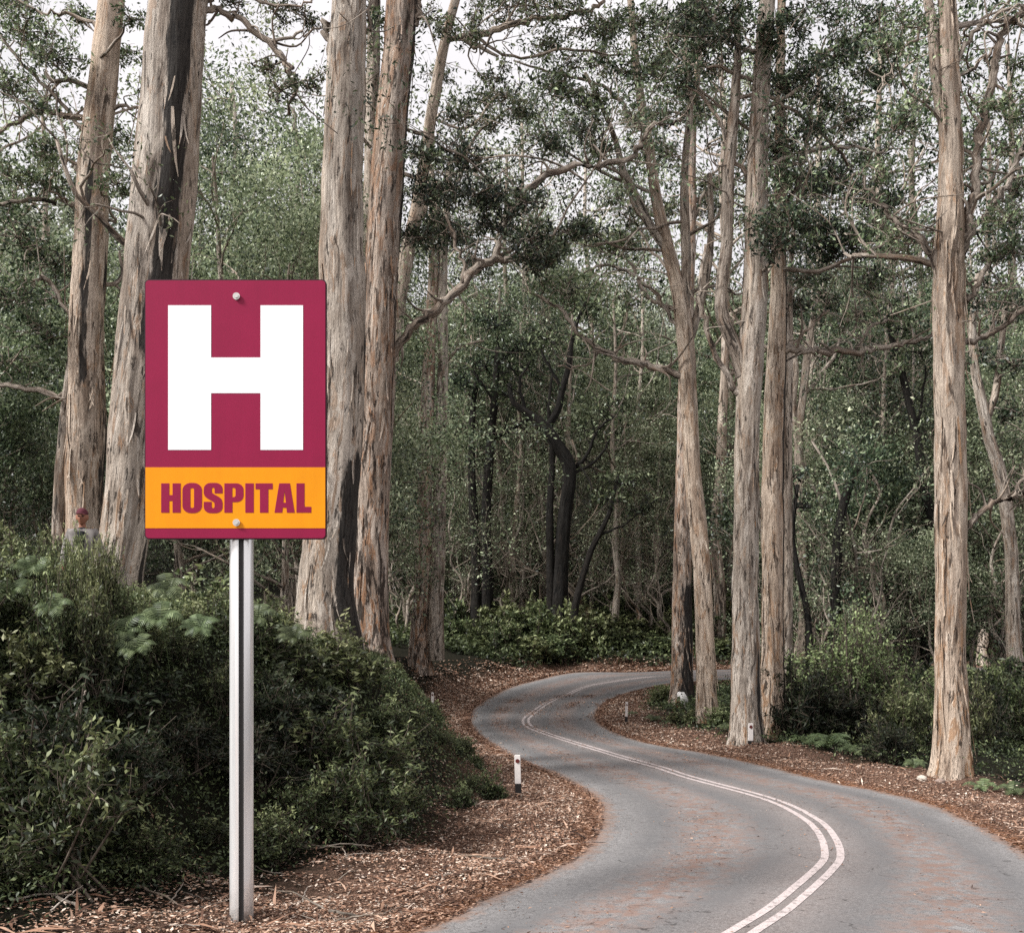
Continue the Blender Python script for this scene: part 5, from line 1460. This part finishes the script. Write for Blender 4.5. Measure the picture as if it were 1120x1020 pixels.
# ------------------------------------------------------------------ the person half hidden by the shrubs
def skin_mesh(name, verts, edges, radii, mat, parent, sub=2, root=0, smooth=True):
    bm = bmesh.new()
    lay = bm.verts.layers.skin.verify()
    vs = [bm.verts.new(v) for v in verts]
    for a, b in edges: bm.edges.new((vs[a], vs[b]))
    for k, v in enumerate(vs):
        r = radii[k]
        v[lay].radius = (r, r) if not hasattr(r, '__len__') else r
        v[lay].use_root = (k == root)
    me = bpy.data.meshes.new(name); bm.to_mesh(me); bm.free()
    o = link(name, me, mat, parent)
    m = o.modifiers.new('skin', 'SKIN'); m.use_smooth_shade = True
    s = o.modifiers.new('sub', 'SUBSURF'); s.levels = sub; s.render_levels = sub
    return o
def person():
    Y = 20.0
    px = 90.5
    x = (px - 560) / F * Y
    g = gz(x, Y)
    top = P(px, 554, Y)[2]
    root = empty('person', (x, Y, g), radians(8))
    tag(root, 'person in dark red cap and pale jacket standing behind shrubs by the leaning trunk', 'person')
    s = (top - g) / 1.80
    root.scale = (min(1.25, max(s, 0.95)),) * 3
    if s > 1.25 or s < .95: root.location.z = top - 1.80 * root.scale[0]
    SKIN = plain('skin', (0.27, 0.115, 0.07), 0.6, 0.3, 0, 0.1, 20)
    JAC = plain('pale_jacket', (0.22, 0.20, 0.19), 0.85, 0.1, 0, 0.45, 9)
    DKC = plain('dark_clothes', (0.022, 0.022, 0.026), 0.85, 0.1)
    CAP = plain('dark_red_cap', (0.10, 0.03, 0.04), 0.8, 0.1)
    V = [(0, 0, .95), (0, 0, 1.15), (0, 0, 1.36), (0, -.005, 1.47), (0, -.02, 1.54), (0, -.02, 1.64),
         (.10, 0, .90), (.11, -.01, .50), (.11, .01, .08), (.11, -.15, .04), (-.10, 0, .90), (-.11, -.01, .50), (-.11, .01, .08), (-.11, -.15, .04),
         (.17, 0, 1.40), (.25, .02, 1.12), (.27, -.06, .88), (.27, -.09, .80), (-.17, 0, 1.40), (-.25, .02, 1.12), (-.27, -.06, .88), (-.27, -.09, .80)]
    E = [(0, 1), (1, 2), (2, 3), (3, 4), (4, 5), (0, 6), (6, 7), (7, 8), (8, 9), (0, 10), (10, 11), (11, 12), (12, 13), (2, 14), (14, 15), (15, 16), (16, 17), (2, 18), (18, 19), (19, 20), (20, 21)]
    Rr = [(.15, .11), (.14, .10), (.16, .11), .055, .05, .05, .085, .06, .042, .035, .085, .06, .042, .035, .06, .047, .034, .03, .06, .047, .034, .03]
    n0 = len(V)
    for sg, w in ((1, 17), (-1, 21)):           # five fingers each hand
        bx, by, bz = V[w]
        for q, (dx, dz, ln) in enumerate([(-.022, 0, .075), (-.007, -.005, .085), (.009, -.004, .08), (.023, 0, .065)]):
            a = len(V)
            V += [(bx, by + dx, bz - .045), (bx - sg * .006, by + dx - .006, bz - .045 - ln * .55), (bx - sg * .022, by + dx - .010, bz - .045 - ln)]
            E += [(w, a), (a, a + 1), (a + 1, a + 2)]; Rr += [.010, .009, .008]
        a = len(V)
        V += [(bx - sg * .02, by - .035, bz - .01), (bx - sg * .035, by - .05, bz - .055)]
        E += [(w, a), (a, a + 1)]; Rr += [.012, .010]
    body = skin_mesh('body', V, E, Rr, SKIN, root)
    # head with nose, brow, chin, mouth, eyes and ears in one mesh
    bm = bmesh.new(); bmesh.ops.create_uvsphere(bm, u_segments=32, v_segments=24, radius=1)
    for v in bm.verts:
        c = v.co.copy(); X, Yv, Z = c.x, c.y, c.z
        w = 0.075 * (1 - 0.26 * max(0, -Z) ** 1.3); d = 0.098; hh = 0.122
        y = Yv * d; x_ = X * w; z = Z * hh
        if Yv < -0.3:
            fr = max(0, 1 - abs(X) / 0.22)
            y -= 0.026 * fr * math.exp(-((Z + 0.12) / 0.17) ** 2)           # nose
            y += 0.012 * math.exp(-((Z - 0.10) / 0.11) ** 2) * math.exp(-((abs(X) - 0.40) / 0.2) ** 2)   # eye sockets
            y -= 0.007 * math.exp(-((Z + 0.47) / 0.07) ** 2) * max(0, 1 - abs(X) / 0.4)             # lips
            y -= 0.012 * math.exp(-((Z + 0.82) / 0.16) ** 2) * max(0, 1 - abs(X) / 0.5)             # chin
        if abs(X) > 0.93 and abs(Z) < 0.35: x_ += 0.018 * np.sign(X); 
        v.co = (x_, y, z)
    me = bpy.data.meshes.new('head'); bm.to_mesh(me); bm.free()
    for p in me.polygons: p.use_smooth = True
    hd = link('head', me, SKIN, root, (0, -.035, 1.632))
    for sg in (-1, 1):
        bm = bmesh.new(); bmesh.ops.create_uvsphere(bm, u_segments=12, v_segments=8, radius=0.012)
        me = bpy.data.meshes.new('eye'); bm.to_mesh(me); bm.free()
        link('eye', me, DKC, hd, (sg * .030, -.083, .012))
    # cap with brim
    bm = bmesh.new(); bmesh.ops.create_uvsphere(bm, u_segments=28, v_segments=16, radius=1)
    for v in list(bm.verts):
        if v.co.z < -0.05: bm.verts.remove(v)
    for v in bm.verts: v.co = (v.co.x * .086, v.co.y * .108, v.co.z * .095 + 0.052)
    for k in range(0): pass
    n = 14
    ring = [bm.verts.new((.088 * cos(pi + pi * k / n), -.02 + .10 * sin(pi + pi * k / n), .053)) for k in range(n + 1)]
    outr = [bm.verts.new((.075 * cos(pi + pi * k / n), -.045 + .155 * sin(pi + pi * k / n), .040)) for k in range(n + 1)]
    for k in range(n): bm.faces.new((ring[k], ring[k + 1], outr[k + 1], outr[k]))
    me = bpy.data.meshes.new('cap'); bm.to_mesh(me); bm.free()
    for p in me.polygons: p.use_smooth = True
    link('cap', me, CAP, root, (0, -.035, 1.632))
    # jacket, trousers, collar
    JV = [(0, .0, .80), (0, 0, 1.12), (0, 0, 1.36), (0, 0, 1.44), (.175, 0, 1.41), (.255, .02, 1.12), (.272, -.055, .90), (-.175, 0, 1.41), (-.255, .02, 1.12), (-.272, -.055, .90)]
    skin_mesh('jacket', JV, [(0, 1), (1, 2), (2, 3), (2, 4), (4, 5), (5, 6), (2, 7), (7, 8), (8, 9)], [(.18, .14), (.175, .135), (.19, .14), (.13, .10), .082, .068, .055, .082, .068, .055], JAC, root)
    skin_mesh('collar', [(0, -.01, 1.42), (0, -.015, 1.50)], [(0, 1)], [.105, .082], DKC, root)
    skin_mesh('shirt_front', [(0, -.10, 1.10), (0, -.115, 1.30), (0, -.09, 1.43)], [(0, 1), (1, 2)], [(.05, .06), (.06, .06), (.075, .05)], DKC, root)
    TV = [(0, 0, .96), (.10, 0, .86), (.11, -.01, .50), (.11, .01, .08), (-.10, 0, .86), (-.11, -.01, .50), (-.11, .01, .08)]
    skin_mesh('trousers', TV, [(0, 1), (1, 2), (2, 3), (0, 4), (4, 5), (5, 6)], [(.16, .12), .105, .08, .065, .105, .08, .065], DKC, root)
    for sg in (-1, 1):
        skin_mesh('shoe', [(sg * .11, .04, .05), (sg * .11, -.06, .05), (sg * .11, -.17, .04)], [(0, 1), (1, 2)], [.055, .055, .045], DKC, root)
person()

# ------------------------------------------------------------------ light, sky, camera
SUN = np.array([-0.68, -0.31, 0.66]); SUN /= np.linalg.norm(SUN)
w = bpy.data.worlds.new('World'); scene.world = w
w.use_nodes = True
nt = w.node_tree; nt.nodes.clear()
sky = nt.nodes.new('ShaderNodeTexSky'); sky.sky_type = 'NISHITA'; sky.sun_disc = False
sky.sun_elevation = math.asin(SUN[2]); sky.sun_rotation = math.atan2(SUN[0], SUN[1])
sky.dust_density = 4; sky.air_density = 1.0
mixn = nt.nodes.new('ShaderNodeMixRGB'); mixn.inputs[0].default_value = 0.85
tc = nt.nodes.new('ShaderNodeTexCoord'); cn = nt.nodes.new('ShaderNodeTexNoise'); cn.inputs['Scale'].default_value = 3.0; cn.inputs['Detail'].default_value = 5
nt.links.new(tc.outputs['Generated'], cn.inputs['Vector'])
cr = nt.nodes.new('ShaderNodeValToRGB')
cr.color_ramp.elements[0].position = 0.3; cr.color_ramp.elements[0].color = (9.0, 8.75, 8.9, 1)
cr.color_ramp.elements[1].position = 0.7; cr.color_ramp.elements[1].color = (11.8, 11.3, 11.4, 1)
nt.links.new(cn.outputs['Fac'], cr.inputs[0])
bg = nt.nodes.new('ShaderNodeBackground'); bg.inputs[1].default_value = 0.110
wo = nt.nodes.new('ShaderNodeOutputWorld')
nt.links.new(sky.outputs[0], mixn.inputs[1]); nt.links.new(cr.outputs[0], mixn.inputs[2])
nt.links.new(mixn.outputs[0], bg.inputs[0]); nt.links.new(bg.outputs[0], wo.inputs[0])

sd = bpy.data.lights.new('sun', 'SUN'); sd.energy = 6.2; sd.angle = radians(14); sd.color = (1.0, 0.985, 0.96)
so = bpy.data.objects.new('sun', sd); COL.objects.link(so)
from mathutils import Vector
so.rotation_euler = Vector(-SUN).to_track_quat('-Z', 'Y').to_euler()
so.location = (-30, -20, 40)

cd = bpy.data.cameras.new('camera'); cam = bpy.data.objects.new('camera', cd); COL.objects.link(cam)
cam.location = (0, 0, HC); cam.rotation_euler = (pi / 2, 0, 0)
cd.sensor_fit = 'HORIZONTAL'; cd.sensor_width = 36; cd.lens = F / 1120 * 36
cd.shift_y = (HY - 510) / 1120
cd.clip_start = 0.1; cd.clip_end = 3000
scene.camera = cam
scene.view_settings.view_transform = 'Standard'; scene.view_settings.look = 'None'; scene.view_settings.exposure = 0
scene.render.engine = 'CYCLES'
scene.cycles.max_bounces = 5; scene.cycles.diffuse_bounces = 3; scene.cycles.glossy_bounces = 2; scene.cycles.transmission_bounces = 3
scene.cycles.sample_clamp_indirect = 4
scene.cycles.use_denoising = False
